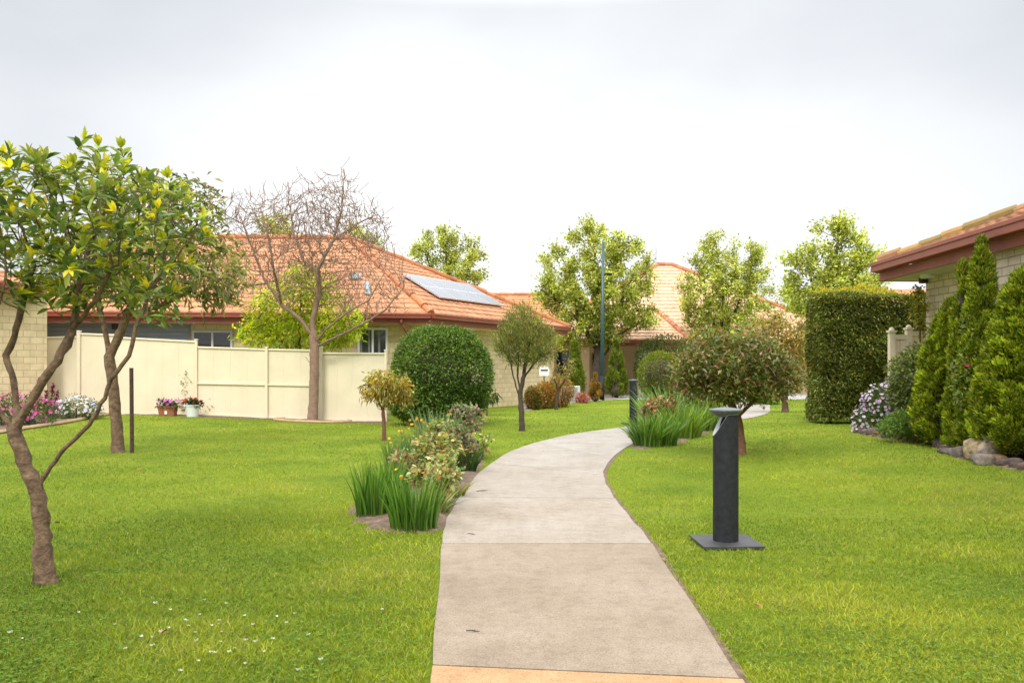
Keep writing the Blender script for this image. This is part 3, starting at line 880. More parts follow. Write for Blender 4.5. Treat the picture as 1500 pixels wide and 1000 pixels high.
# ------------------------------------------------------------------ brick house at the left edge
lh = empty('brick_house', (-13, 18, 0), 'cream brick house corner at the left edge beyond the flower bed', 'house')
A, B = np.array([-16.2, 14.0]), W(69, 0, 20.35)[:2]; zt = 3.3
b = MB(); b.slab(A, B, -.1, zt, -.25, 0); Bb = B + np.array([-4.5, 4.2]); b.slab(B, Bb, -.1, zt, -.25, -.001); b.build('wall', M['brick'], lh)
A3 = np.array([*(A + np.array([.37, -.3])), zt + .05]); B3 = np.array([*(B + np.array([.12, -.42])), zt + .05]); C3 = np.array([*(Bb + np.array([.3, .3])), zt + .05]); T3 = np.array([-17.2, 19.2, 5.3])
tiled('roof', A3, B3, T3, T3, M['tile'], lh); tiled('roof', B3, C3, T3, T3, M['tile'], lh, du=.1); gutter_run(lh, [A3, B3, C3])

# ------------------------------------------------------------------ cream fence
fn = empty('cream_fence', tuple(G(290, 611)), 'cream steel panel fence with posts and capped tops between the two brick houses', 'fence')
def fxy(x, d): return W(x, 0, d)[:2]
def fence_panel(x0, x1, d0, d1, ytl, ytr, rail=None, zb0=None):
    a, b_ = fxy(x0, d0), fxy(x1, d1); z0, z1 = zat(a, ytl), zat(b_, ytr)
    n = max(2, int(np.linalg.norm(b_ - a) / .40)); V, Fc = [], []
    d = unit(b_ - a); nn = np.array([d[1], -d[0]]); L = np.linalg.norm(b_ - a)
    q = MB()
    # shallow trapezoid profile: wide flats with a fold between the sheets
    xs, off = [], []
    for i in range(n):
        u = i * L / n; w_ = L / n
        xs += [u, u + w_ * .92, u + w_ * .95, u + w_ * .975]; off += [0, 0, -.005, -.005]
    xs.append(L); off.append(0)
    for i in range(len(xs) - 1):
        p0, p1 = a + d * xs[i] + nn * off[i], a + d * xs[i + 1] + nn * off[i + 1]
        h0, h1 = z0 + (z1 - z0) * xs[i] / L - .03, z0 + (z1 - z0) * xs[i + 1] / L - .03
        q.quad((*p0, -.06), (*p1, -.06), (*p1, h1), (*p0, h0))
    pn = q.build('panel', M['fence'], fn)
    c = MB(); c.sslab(a, b_, z0 - .045, z0, z1 - .045, z1, -.03, .03); c.build('top_cap', M['fence_post'], fn, bevel=.004)
    c = MB(); zb = [float(hgt(*k)) for k in (a, b_)]; c.sslab(a, b_, zb[0] - .02, zb[0] + .05, zb[1] - .02, zb[1] + .05, .004, .028); c.build('bottom_rail', M['fence_post'], fn)
    if rail:
        zr0, zr1 = zat(a, rail[0]), zat(b_, rail[1]); c = MB(); c.sslab(a, b_, zr0 - .022, zr0 + .022, zr1 - .022, zr1 + .022, .003, .034); c.build('rail', M['fence_post'], fn)
def fence_post(x, d, yt, w_=.075):
    a = fxy(x, d); z = zat(a, yt); p_ = MB(); p_.box((a[0], a[1], (z - .1) / 2), (w_, .075, z + .1)); po = p_.build('post', M['fence_post'], fn, bevel=.006)
    c = MB(); c.box((a[0], a[1], z + .012), (w_ + .02, .095, .022)); c.build('post_cap', M['white'], po, bevel=.006)
fence_panel(69.5, 113, 20.9, 20.88, 493, 492); fence_panel(117, 171, 20.88, 20.85, 487.5, 489.5); fence_panel(171, 286, 20.85, 20.8, 493, 499)
fence_panel(289, 390, 20.8, 20.75, 507, 510.5, (561, 563)); fence_panel(392, 468, 20.75, 20.7, 510.5, 512, (563, 564.5)); fence_panel(471, 563.5, 20.7, 20.62, 516, 516.5)
for a in ((115.5, 20.86, 485.5, .085), (287.5, 20.78, 498, .06), (390.5, 20.72, 509, .07), (469.5, 20.68, 509, .10), (565, 20.6, 513.5, .06)): fence_post(*a)

# ------------------------------------------------------------------ right-hand house
WX = 7.30; ZE = 3.25
rh = empty('gabled_house', (WX + 3, 10, .2), 'pale block house with red gutter and mossy tiles at the right edge', 'house')
A = np.array([6.70, 14.95, ZE]); B = np.array([6.20, 4.0, ZE]); A2 = np.array([15, 15.4, ZE])
def hipped(a, b_, c): return c
rt = math.tan(math.radians(22)); top = np.array([10.9, 9.2, ZE + rt * 4.6])
topN = np.array([11.1, 10.6, ZE + rt * 4.4]); topS = np.array([10.8, 0, ZE + rt * 4.4])
tiled('roof', A, B, topS, topN, M['tile'], rh, base=(.36, .16, .075), var=.3, dirty=.08); tiled('roof', A2, A, topN, topN, M['tile'], rh, du=.1)
caps('ridge_cap', A + up, topN + up, M['tile'], rh, r=.10, seg=.36, cols=[(.20, .12, .06), (.30, .16, .075), (.22, .15, .05), (.13, .09, .06), (.34, .20, .06)])
gutter_run(rh, [A2, A, B], h=.15, w=.15)
w = MB(); zt = ZE - .30
wa, wb = np.array([WX, 14.45]), np.array([WX, 3.0])
# wall in pieces round the recessed window
xw0, xw1 = 13.85, 12.5
NX0, NX1, NY = 6.68, 6.34, 11.3
w.slab((NX0, NY), (NX1, 3.0), 0, zt + .02, -.6, 0); w.slab((WX, NY + .001), (NX0 + .001, NY + .001), 0, zt - .002, -.2, 0)
w.slab(wa, (WX, xw0), 0, zt, -.25, 0); w.slab((WX, xw1), (WX, NY), 0, zt, -.25, 0); w.slab((WX, xw0), (WX, xw1), 0, 1.2, -.25, -.002); w.slab((WX, xw0), (WX, xw1), 2.5, zt, -.25, -.002)
w.slab((14.5, 14.8), (WX, 14.45), 0, zt, -.25, -.001)
w.build('wall', M['brick_pale'], rh)
f = MB()
for (z0, z1) in ((1.2, 1.26), (2.44, 2.5)): f.slab((WX, xw0), (WX, xw1), z0, z1, -.2, -.14)
for y in (xw0, 13.2, xw1 + .06): f.slab((WX, y), (WX, y - .06), 1.26, 2.44, -.2, -.14)
fo = f.build('window', M['white'], rh); g = MB(); g.slab((WX, xw0 - .06), (WX, xw1 + .06), 1.26, 2.44, -.19, -.17); g.build('pane', M['glass'], fo)
s = MB(); s.poly([(A[0], A[1], zt), (B[0], B[1], zt), (WX + .2, B[1], zt), (WX + .2, 14.3, zt), (14, 14.5, zt), (14, 15.3, zt)][::-1]); s.build('soffit', M['soffit'], rh)
l = MB(); c = W(1326, 402, 14.6); l.box((c[0] - .07, c[1], c[2] + .03), (.05, .06, .12)); l.tube([c + np.array([-.07, 0, .08]), c + np.array([-.07, 0, .2])], .02, 8); so_ = l.build('flood_light', M['mesh_dark'], rh)
l = MB(); l.box((c[0] + .02, c[1] - .02, c[2]), (.11, .09, .14), .3); l.build('lamp_head', M['white'], so_, bevel=.01)
l = MB(); c = W(1360, 409, 14.4); l.box((WX - .07, c[1], c[2]), (.11, .12, .14)); l.build('sensor_box', M['mesh_dark'], rh, bevel=.01)
l = MB(); c = W(1376, 398, 13.3); l.lathe((WX - .25, 13.9, zt - .06), [(0, 0), (.11, 0), (.12, .03), (.12, .06)], 20); l.build('soffit_light', M['white'], rh, smooth=True)

pf = empty('picket_fence', tuple(on(7.0, 15.0)), 'short cream picket fence with capped posts between the tall hedge and the block house', 'fence')
for i, x in enumerate((1306, 1331)):
    a = W(x, 0, 15.0); z = zat(a, 487 - i * 4); p_ = MB(); p_.box((a[0], a[1], z / 2), (.10, .10, z)); po = p_.build('post', M['cream_paint'], pf)
    k = MB(); k.box((a[0], a[1], z + .02), (.14, .14, .035)); k.lathe((a[0], a[1], z + .037), [(.05, 0), (.05, .02), (.03, .05), (0, .06)], 12); k.build('post_cap', M['cream_paint'], po)
for (xa, xb, yt) in ((1309, 1328, 490), (1334, 1362, 485)):
    a, b_ = W(xa, 0, 15.0)[:2], W(xb, 0, 15.0)[:2]; z = zat(a, yt); 
    for zr in (z, .58):
        r_ = MB(); r_.slab(a, b_, zr - .09, zr, -.02, .03); r_.build('rail', M['cream_paint'], pf)
    n = int(np.linalg.norm(b_ - a) / .09)
    for i in range(n):
        p0, p1 = a + (b_ - a) * (i + .08) / n, a + (b_ - a) * (i + .92) / n; k = MB(); k.slab(p0, p1, .3, z - .10, -.012, .012); k.build('picket', M['cream_paint'], pf)

# ------------------------------------------------------------------ far house and utilities
fh = empty('hip_roof_house', (8, 44, 0), 'far tan house with a tall pyramid tile roof and porch columns behind the pear trees', 'house')
zE = 2.62
a, b_ = W(770, 0, 39.5), W(1265, 0, 39.5); a[2] = b_[2] = zE; t0, t1 = W(963, 389, 46.5), W(984, 389, 46.5)
c, d = np.array([b_[0], 54, zE]), np.array([a[0], 54, zE])
PK = (.62, .40, .27)
for q in ((a, b_, t1, t0), (b_, c, t1, t1), (c, d, t0, t1), (d, a, t0, t0)): tiled('roof', *q, M['tile'], fh, base=PK, du=.10, roll=.36, gauge=.40, lift=.05)
up2 = np.array([0, 0, .06])
for q in ((a, t0), (b_, t1), (t0, t1)): caps('ridge_cap', q[0] + up2, q[1] + up2, M['tile'], fh, r=.14, base=(.40, .16, .08))
# front gable over the porch
ga, gb = W(905, 0, 38.2), W(1010, 0, 38.2); ga[2] = gb[2] = zE - .02; gt = W(957, 452, 42.2)
tiled('roof', ga, gb, gt, gt, M['tile'], fh, base=PK, du=.10, roll=.36, gauge=.40, lift=.05)
gL = ga + np.array([-.2, 4.5, 0]); gR = gb + np.array([.2, 4.5, 0])
tiled('roof', gL, ga, gt, gt, M['tile'], fh, base=PK, du=.15); tiled('roof', gb, gR, gt, gt, M['tile'], fh, base=PK, du=.15)
for q in (ga, gb): caps('ridge_cap', q + up2, gt + up2, M['tile'], fh, r=.13, base=(.40, .16, .08))
gutter_run(fh, [a, ga + np.array([0, .0, 0]), gb, b_])
w = MB(); w.slab((a[0] + .6, 41.5), (b_[0] - .6, 41.5), -.1, zE + .15, -.25, 0); w.slab((a[0] + .6, 53), (a[0] + .6, 41.5), -.1, zE + .15, -.25, 0); w.build('wall', M['tan_wall'], fh)
for x, dd in ((942, 38.7), (856, 40.0)):
    q = W(x, 0, dd); k = MB(); k.box((q[0], q[1], zE / 2 - .16), (.46, .46, zE - .3)); k.build('column', M['cream_paint'] if x > 900 else M['tan_wall'], fh, bevel=.01)
for x0, x1, y0, y1 in ((815, 838, 516, 572), (868, 884, 518, 580), (1010, 1040, 520, 560)):
    k = MB(); q0, q1 = W(x0, y0, 41.45), W(x1, y1, 41.45); k.slab(q0[:2], q1[:2], q1[2], q0[2], 0, .05); k.build('window', M['glass'], fh)
ws = W(700, 0, 42.0); wt0, wt1 = W(690, 433, 48.5), W(815, 433, 48.5); we = W(850, 0, 42.0); ws[2] = we[2] = zE
wh = empty('wing_house', (ws[0], 46, 0), 'low orange tiled roof between the near house and the pear tree', 'house')
tiled('roof', ws, we, wt1, wt0, M['tile'], wh, du=.1, roll=.36, gauge=.4, lift=.05)
bk0, bk1 = ws + np.array([0, 13, 0]), we + np.array([0, 13, 0]); tiled('roof', bk1, bk0, wt0, wt1, M['tile'], wh, du=.3); tiled('roof', we, bk1, wt1, wt1, M['tile'], wh, du=.2)
caps('ridge_cap', wt0 + up2, wt1 + up2, M['tile'], wh, r=.13); caps('ridge_cap', we + up2, wt1 + up2, M['tile'], wh, r=.13)
k = MB(); k.slab(ws[:2] + np.array([.3, .6]), we[:2] + np.array([-.3, .6]), -.1, zE - .1, -.2, 0); k.slab(we[:2] + np.array([-.3, .6]), we[:2] + np.array([-.3, 12]), -.1, zE - .1, -.2, 0); k.build('wall', M['brick'], wh)
gutter_run(wh, [ws, we])
an = MB(); q = W(961, 390, 46.5); an.tube([q + np.array([0, 0, -.3]), q + np.array([0, 0, 1.05])], .03, 6); an.tube([q + np.array([-.16, 0, .55]), q + np.array([.16, 0, .55])], .015, 5); an.tube([q + np.array([-.1, 0, .75]), q + np.array([.1, 0, .75])], .015, 5)
tag(an.build('antenna', M['alu']), 'thin grey antenna mast on top of the far pyramid roof', 'antenna')

r3 = empty('red_roof_house', (18, 40, 0), 'distant orange roof edge showing between the tall hedge and the block house', 'house')
q0, q1 = W(1270, 446, 36), W(1420, 446, 36); q2, q3 = W(1400, 424, 40), W(1290, 424, 40)
tiled('roof', q0, q1, q2, q3, M['tile'], r3, du=.1, roll=.36, gauge=.4); k = MB(); k.slab(q0[:2] + np.array([.3, .5]), q1[:2] + np.array([-.3, .5]), 0, q0[2] - .05, -.2, 0); k.build('wall', M['brick'], r3)

# lamp post
lp = empty('lamp_post', tuple(G(881.5, 586)), 'tall slim blue green lamp post in front of the pear tree', 'lamp post')
q = G(881.5, 586); zt = W(884, 355, q[1])[2]
k = MB(); k.tube([q, (q[0] + .06, q[1], zt)], [.085, .055], 12); k.build('pole', M['pole_blue'], lp, smooth=True)
k = MB(); k.tube([q, (q[0] + .01, q[1], 1.0)], .105, 12); k.build('base_sleeve', M['charcoal'], lp, smooth=True)
z = W(884, 401, q[1])[2]; k = MB(); k.tube([(q[0] + .05, q[1], z), (q[0] + .30, q[1], z + .02)], .03, 8); ar = k.build('arm', M['charcoal'], lp)
k = MB(); k.box((q[0] + .32, q[1], z - .02), (.20, .24, .10)); k.build('lamp_head', M['charcoal'], lp, bevel=.02)
# air conditioner
q = G(836, 588); k = MB(); acr = empty('air_conditioner', tuple(q), 'pale grey air conditioner unit beside the orange bushes at the far lawn edge', 'air conditioner')
k.box((q[0], q[1], .34), (.72, .34, .56)); k.build('casing', M['ac_grey'], acr, bevel=.015)
k = MB(); k.box((q[0] - .03, q[1] - .175, .34), (.58, .012, .46)); k.build('grille', M['grille'], acr)
k = MB(); k.box((q[0] - .25, q[1], .03), (.07, .3, .06)); k.build('foot', M['charcoal'], acr); k = MB(); k.box((q[0] + .25, q[1], .03), (.07, .3, .06)); k.build('foot', M['charcoal'], acr)
# letterbox
q = G(797, 596); lb = empty('letterbox', tuple(q), 'white rounded letterbox on a thin post at the brick house corner', 'letterbox')
k = MB(); k.tube([q, q + np.array([0, 0, 1.1])], .025, 8); k.build('post', M['alu'], lb)
pr = [(-.17, 0), (.17, 0), (.17, .2)] + [(.17 * math.cos(t), .2 + .14 * math.sin(t)) for t in np.linspace(.3, 2.84, 7)] + [(-.17, .2)]
k = MB(); z0 = 1.06
fr = [(q[0] + x, q[1] - .2, z0 + z) for x, z in pr]; bk = [(q[0] + x, q[1] + .2, z0 + z) for x, z in pr]; k.poly(fr); k.poly(bk[::-1])
for i in range(len(pr)): k.quad(fr[i], bk[i], bk[(i + 1) % len(pr)], fr[(i + 1) % len(pr)])
k.build('box', M['white'], lb, bevel=.01); k = MB(); k.box((q[0], q[1] - .205, z0 + .2), (.24, .012, .05)); k.build('slot', M['mesh_dark'], lb)
# rusty stake
q = G(193.5, 663); k = MB(); k.tube([q + np.array([0, 0, -.05]), q + np.array([-.012, 0, 1.37])], .033, 8)
sk = k.build('stake', M['rust']); tag(sk, 'rusty dark steel stake standing upright in the left lawn', 'stake')

# ------------------------------------------------------------------ trees
def plant_tree(name, label, cat, group, d, wood, lobes, nattr, step, bark, r_root, r_tip, leaf=None, infl=None, kill=None, sides=5, up_=.05, base=None, wob=.15, flare=1.35, lumpy=0.0, edge=.15, thin=1.0, twig=None):
    """wood: list of limbs as (px x, px y, depth offset) polylines, the trunk first; lobes: crown ellipsoids in pixels"""
    T = Tree()
    for l in wood:
        pts = [W(p[0], p[1], d + (p[2] if len(p) > 2 else 0)) for p in l]
        if l is wood[0]: pts[0] = base if base is not None else on(pts[0][0], pts[0][1], -.03)
        T.limb(pts, step)
    A = in_lobes(lobe_px(lobes, d), nattr, edge)
    T.colonize(A, step, infl or step * 6, kill or step * 1.6, up=up_, wob=wob)
    if twig: T.twiglets(*twig)
    T.radii(r_tip, r_root, thin)
    root = empty(name, tuple(T.P[0]), label, cat, group)
    V, Fc = T.branches(sides, flare, lumpy=lumpy); mesh('trunk', V, Fc, bark, root, smooth=True)
    if leaf: leaf(T, root)
    return T, root

# --- near laurel-like tree at the left
def rosettes(T, root, L, wd, cols_new, cols_old, amax, dens=11, mat='leaf_gloss', newfrac=.8):
    """whorls of leaves at the shoot ends: young bright leaves stand up, older dark ones spread"""
    P, D, tip = T.tips(amax); fo = Foliage()
    def whorl(Pw, Dw, k, phi0, phi1, cols, ln, back=0.0):
        n = len(Pw); i = np.repeat(np.arange(n), k); j = np.tile(np.arange(k), n); m = n * k
        r = np.where(np.abs(Dw[:, 2:3]) < .9, np.array([[0, 0, 1.]]), np.array([[1., 0, 0]])); u = unit(np.cross(Dw, r)); v = np.cross(Dw, u)
        a = j * 2.4 + np.repeat(rng.uniform(0, 6.28, n), k) + rng.standard_normal(m) * .25; ph = rng.uniform(phi0, phi1, m)[:, None]
        Dv = Dw[i] * np.cos(ph) + (u[i] * np.cos(a)[:, None] + v[i] * np.sin(a)[:, None]) * np.sin(ph)
        cl = (1 + .2 * rng.standard_normal(n)).clip(.6, 1.5)[i][:, None]
        fo.leaves(Pw[i] - Dw[i] * (back * rng.uniform(0, 1, m))[:, None], Dv, ln * rng.uniform(.75, 1.2, m), wd * (ln / L) * rng.uniform(.8, 1.15, m), pal(m, cols, None, .14) * cl, droop=.10, det=True, nup=1.6)
    hi = P[:, 2] > 1.4; P, D, tip = P[hi], D[hi], tip[hi]; up_d = unit(D + np.array([0, 0, .75])); k = tip; kn = tip & (rng.uniform(0, 1, len(P)) < newfrac) & (P[:, 2] > P[:, 2].min() + .1)
    whorl(P[kn] + up_d[kn] * L * .2, up_d[kn], 6, .25, .8, cols_new, L * .82, .01)
    whorl(P[k], up_d[k], dens, .75, 1.5, cols_old, L, .05)
    whorl(P[~k], up_d[~k], 1, .8, 1.7, cols_old, L * .95, .05)
    fo.build('crown', M[mat], root)
NEW = [(.50, .49, .03), (.42, .45, .035), (.58, .53, .04), (.32, .39, .04)]; OLD = [(0.128, 0.201, 0.061), (0.177, 0.262, 0.073), (0.244, 0.317, 0.085), (0.091, 0.152, 0.049), (0.317, 0.366, 0.098)]
plant_tree('laurel_tree', 'small tree with forked bare trunk and glossy yellow tipped leaves in the near left lawn', 'tree', None, 5.3,
    [[(68, 853), (61, 770), (54, 720), (30, 660), (19, 628)], [(19, 628), (38, 600), (57, 568), (84, 528), (106, 482, .1), (112, 440, .15), (125, 380, .2)],
     [(19, 628), (25, 600, .1), (20, 560, .15), (8, 520, .2), (24, 480, .2), (34, 440, .2), (50, 390, .2)], [(19, 628), (2, 606), (-22, 570, -.1), (-30, 500, -.1), (-20, 430, -.1)],
     [(56, 735), (60, 706), (62, 690, -.02)], [(60, 706), (88, 664, -.04), (131, 622, -.06), (154, 583, -.08), (162, 556, -.1), (189, 521, -.1), (199, 478, -.08), (215, 440, -.05), (235, 400)],
     [(106, 482, .1), (140, 440, -.1), (165, 390, -.15)], [(8, 520), (-10, 480, -.2), (0, 440, -.3)]],
    [(55, 310, 130, 90, .55), (150, 245, 48, 46, .3), (190, 320, 95, 85, .5), (235, 400, 52, 58, .35), (10, 265, 70, 50, .5), (275, 335, 38, 32, .28), (255, 300, 40, 36, .3), (75, 400, 95, 55, .5), (155, 400, 70, 55, .45), (-70, 330, 90, 100, .5), (60, 235, 50, 26, .3), (245, 460, 42, 32, .25), (125, 330, 100, 90, .45, .25), (60, 350, 90, 80, .45, .3)],
    1900, .05, M['bark'], .048, .0028, lambda T, r: rosettes(T, r, .108, .038, NEW, OLD, 3, 8, newfrac=.85), infl=.5, kill=.098, sides=6, flare=1.65, lumpy=.13, thin=.85, wob=.1, up_=.12)
# --- grey green tree behind it
OLIVE = [(.17, .20, .085), (.22, .25, .10), (.28, .28, .11), (.13, .155, .065), (.32, .25, .13)]
def drooping(cols, L, wd, k=5, rmax=5, mat='leaf', sp=.10, up=-.25, droop=.3, clump=.3, rnd=.7, out=.6):
    def f(T, root):
        P, D, tip = T.tips(rmax); fo = Foliage(); leafcloud(fo, P, D, k, sp, L, wd, cols, out=out, up=up, rnd=rnd, droop=droop, clump=clump); fo.build('crown', M[mat], root)
    return f
plant_tree('gum_tree', 'olive leaved tree with pale forked trunk beside the rusty stake', 'tree', None, 13.3,
    [[(173, 663), (171, 625), (166, 570), (160, 522)], [(160, 522), (154, 485), (146, 455), (140, 420)], [(160, 522), (175, 488), (187, 460), (205, 430), (240, 400)], [(187, 460), (230, 450), (290, 420)]],
    [(285, 290, 40, 36, .6), (240, 276, 34, 24, .45), (315, 398, 52, 58, .8), (215, 380, 90, 75, .9), (120, 390, 70, 60, .8), (250, 330, 50, 50, .7), (345, 415, 22, 28, .3), (270, 275, 28, 22, .4), (190, 300, 60, 60, .7)],
    1900, .11, M['bark'], .085, .005, drooping(OLIVE, .15, .042, 11), infl=1.0, kill=.24, lumpy=.06)
# --- bare tree
T, root = plant_tree('bare_tree', 'leafless spreading tree with reddish twigs in front of the cream fence', 'tree', None, 20.3,
    [[(458, 617), (460, 560), (461, 508), (459, 492)], [(459, 494), (438, 466), (412, 446, .1), (388, 410, .2), (376, 380, .2), (356, 328, .1), (336, 318), (320, 302, -.1)],
     [(459, 492), (458, 470), (468, 424), (466, 394, -.2), (488, 352, -.3), (500, 310, -.4), (503, 275, -.4), (500, 246, -.4)],
     [(461, 508), (500, 490, -.2), (540, 470, -.4), (564, 454, -.4), (592, 420, -.3)], [(460, 502), (478, 482, -.3), (508, 458, -.6), (540, 440, -.8), (560, 405, -.9)],
     [(466, 394), (444, 380, .4), (430, 340, .6), (425, 300, .6)], [(388, 410), (360, 420, -.3), (330, 440, -.5)], [(412, 446), (400, 390, -.6), (392, 340, -.8), (380, 300, -.8)], [(488, 352), (520, 330, .3), (550, 315, .4)]],
    [(440, 370, 110, 75, 1.6), (500, 300, 42, 45, .8), (375, 322, 55, 42, .9), (545, 400, 52, 60, .9), (345, 400, 36, 50, .6), (585, 432, 24, 34, .5), (480, 350, 100, 80, 1.5), (502, 268, 16, 24, .3), (460, 300, 60, 40, .8), (330, 310, 14, 22, .3), (545, 320, 22, 24, .4), (575, 425, 34, 48, .6), (340, 405, 34, 50, .6), (520, 430, 70, 36, 1.1), (410, 420, 60, 30, 1)],
    4600, .085, M['bark_twig'], .115, .0060, infl=.9, kill=.135, sides=4, up_=.22, wob=.2, thin=.62, twig=(1, .28, .8, .6), flare=1.25, lumpy=.04, edge=.0)
# --- lime green tree behind the fence
LIME = [(0.468, 0.606, 0.034), (0.585, 0.663, 0.039), (0.351, 0.528, 0.034), (0.7, 0.7, 0.048), (0.234, 0.39, 0.03)]
plant_tree('lime_tree', 'bushy lime green tree rising behind the cream fence against the house', 'tree', None, 21.65,
    [[(440, 612), (440, 560), (438, 520)], [(438, 520), (400, 490), (380, 470)], [(438, 520), (480, 490), (510, 480)], [(438, 520), (440, 460), (440, 420)]],
    [(440, 445, 75, 48, .7), (395, 475, 48, 42, .6), (490, 475, 50, 42, .6), (440, 490, 92, 30, .7), (450, 405, 40, 22, .5), (375, 492, 32, 24, .5)],
    1100, .12, M['bark'], .06, .005, drooping(LIME, .12, .05, 18, sp=.11, up=-.1, clump=.28), infl=1, kill=.24)
# --- small golden tree
GOLD = [(0.408, 0.3, 0.042), (0.48, 0.372, 0.084), (0.264, 0.264, 0.042), (0.36, 0.216, 0.036), (0.18, 0.228, 0.042), (0.504, 0.432, 0.156)]
plant_tree('golden_tree', 'small golden leaved standard tree left of the big clipped bush', 'tree', None, Gd(563, 645),
    [[(563, 646), (562, 620), (561, 600)], [(561, 600), (552, 584), (546, 570)], [(561, 600), (572, 588), (585, 572)], [(561, 606), (565, 580), (566, 565)]],
    [(568, 560, 32, 20, .34), (548, 566, 20, 22, .25), (590, 572, 18, 20, .22), (575, 583, 28, 14, .3)], 170, .06, M['bark_red'], .036, .004,
    drooping(GOLD, .10, .028, 16, sp=.055, up=-.35, droop=.35), infl=.5, kill=.11)
# --- willow-leaved tree by the path
WIL = [(0.142, 0.193, 0.043), (0.214, 0.257, 0.05), (0.1, 0.142, 0.036), (0.271, 0.299, 0.071), (0.314, 0.242, 0.085)]
plant_tree('willow_myrtle', 'round headed fine leaved tree with several stems on the lawn left of the path', 'tree', None, Gd(765, 631),
    [[(765, 632), (764, 610), (763, 590), (762, 575)], [(764, 590), (757, 570), (751, 548), (748, 530)], [(762, 575), (766, 555), (770, 530), (774, 510)], [(766, 555), (780, 535), (792, 520)], [(762, 575), (758, 550), (760, 520)]],
    [(767, 492, 44, 36, .62), (745, 500, 26, 28, .4), (795, 505, 22, 28, .38), (765, 465, 26, 20, .4), (770, 520, 38, 18, .5)], 1000, .065, M['bark_dark'], .058, .004,
    drooping(WIL, .12, .016, 20, sp=.07, up=.25, droop=.05, clump=.22, rnd=.6, out=.9), infl=.6, kill=.13, lumpy=.05)
# --- red tinged tree in the right lawn
PHO = [(0.094, 0.154, 0.031), (0.143, 0.198, 0.044), (0.187, 0.22, 0.055), (0.066, 0.105, 0.022), (0.209, 0.198, 0.066), (0.121, 0.165, 0.039), (0.242, 0.187, 0.066), (0.33, 0.143, 0.088), (0.275, 0.242, 0.099)]
plant_tree('photinia_tree', 'low spreading tree with red tinged leaves behind the near bollard', 'tree', None, Gd(1085, 666),
    [[(1086, 667), (1085, 640), (1080, 610), (1072, 592)], [(1072, 592), (1050, 575, -.1), (1020, 560, -.2)], [(1080, 612), (1102, 590), (1118, 565, .1), (1125, 545)], [(1072, 592), (1075, 560), (1078, 530)], [(1072, 592), (1060, 560, .3), (1040, 530, .4)]],
    [(1072, 530, 80, 42, .9), (1020, 545, 44, 34, .55), (1130, 545, 40, 36, .55), (1075, 503, 56, 22, .6), (1080, 566, 86, 24, .8), (1004, 545, 26, 26, .4), (1002, 562, 26, 18, .35), (1155, 556, 20, 26, .35)], 1000, .08, M['bark_red'], .062, .0042,
    drooping(PHO, .088, .034, 28, sp=.085, up=.15, droop=.12, clump=.32, mat='leaf_gloss'), infl=.8, kill=.16, lumpy=.06)
# --- pear trees
PEAR = [(0.36, 0.424, 0.065), (0.441, 0.49, 0.09), (0.278, 0.343, 0.057), (0.539, 0.571, 0.147), (0.195, 0.253, 0.049), (0.653, 0.67, 0.278)]
def pear(name, label, d, wood, lobes, n, r=.16, k=9):
    plant_tree(name, label, 'tree', 'pear trees in pale spring leaf', d, wood, lobes, int(n * 2), .22, M['bark_dark'], r, .009,
        drooping(PEAR, .15, .085, int(k * 5), rmax=1, sp=.15, up=.35, droop=.05, clump=.28, rnd=.8), infl=2.2, kill=.46, up_=.28, wob=.2)
pear('pear_tree', 'wide pale green tree directly behind the blue green lamp post', 36.5,
    [[(876, 584), (875, 550), (876, 515)], [(876, 515), (850, 470), (835, 430), (830, 400)], [(876, 515), (880, 450), (872, 390), (868, 350)], [(876, 515), (900, 460), (925, 410)], [(880, 450), (895, 400), (905, 360)], [(876, 530), (905, 490), (935, 475)], [(850, 470), (815, 440), (795, 425)]],
    [(865, 372, 55, 46, 1.6), (925, 400, 38, 50, 1.3), (822, 400, 40, 48, 1.3), (790, 432, 22, 16, .7), (872, 440, 82, 55, 2.2), (935, 465, 34, 34, 1.1), (832, 486, 42, 30, 1.3), (890, 492, 48, 24, 1.3), (862, 345, 24, 22, .8), (818, 372, 20, 18, .6)], 620, .20, k=12)
pear('pear_tree', 'pale green upright tree between the far pyramid roof and the tall hedge', 38,
    [[(1060, 584), (1058, 540), (1055, 500)], [(1055, 500), (1035, 450), (1030, 400)], [(1055, 500), (1060, 430), (1050, 370), (1048, 350)], [(1055, 500), (1080, 450), (1100, 400), (1104, 370)], [(1060, 430), (1080, 400), (1075, 370)]],
    [(1048, 385, 36, 44, 1.2), (1102, 390, 28, 42, 1.0), (1055, 440, 62, 55, 1.9), (1012, 430, 26, 36, .9), (1110, 440, 30, 38, 1.0), (1060, 490, 62, 38, 1.7), (1020, 385, 22, 22, .7), (1068, 360, 16, 22, .5)], 520, k=10)
pear('pear_tree', 'tallest pale green tree rising behind the tall clipped hedge', 30,
    [[(1222, 600), (1220, 520), (1218, 470)], [(1218, 470), (1190, 420), (1185, 390)], [(1218, 470), (1222, 400), (1228, 350), (1230, 330)], [(1218, 470), (1250, 420), (1265, 380)]],
    [(1228, 368, 40, 52, 1.0), (1182, 400, 38, 46, .9), (1268, 385, 30, 40, .8), (1220, 430, 78, 44, 1.6), (1165, 435, 28, 30, .7), (1285, 410, 16, 26, .4), (1200, 355, 20, 26, .5)], 560, .14, k=12)
pear('pear_tree', 'pale green tree above the solar panels behind the orange hip roof', 43,
    [[(660, 600), (658, 520), (656, 440)], [(656, 440), (630, 390), (620, 360)], [(656, 440), (655, 380), (652, 345)], [(656, 440), (685, 400), (692, 375)]],
    [(652, 365, 34, 36, 1.2), (622, 372, 26, 32, .9), (688, 385, 26, 42, .9), (658, 410, 54, 34, 1.7), (706, 410, 12, 18, .5), (655, 345, 18, 18, .6)], 420, k=9)
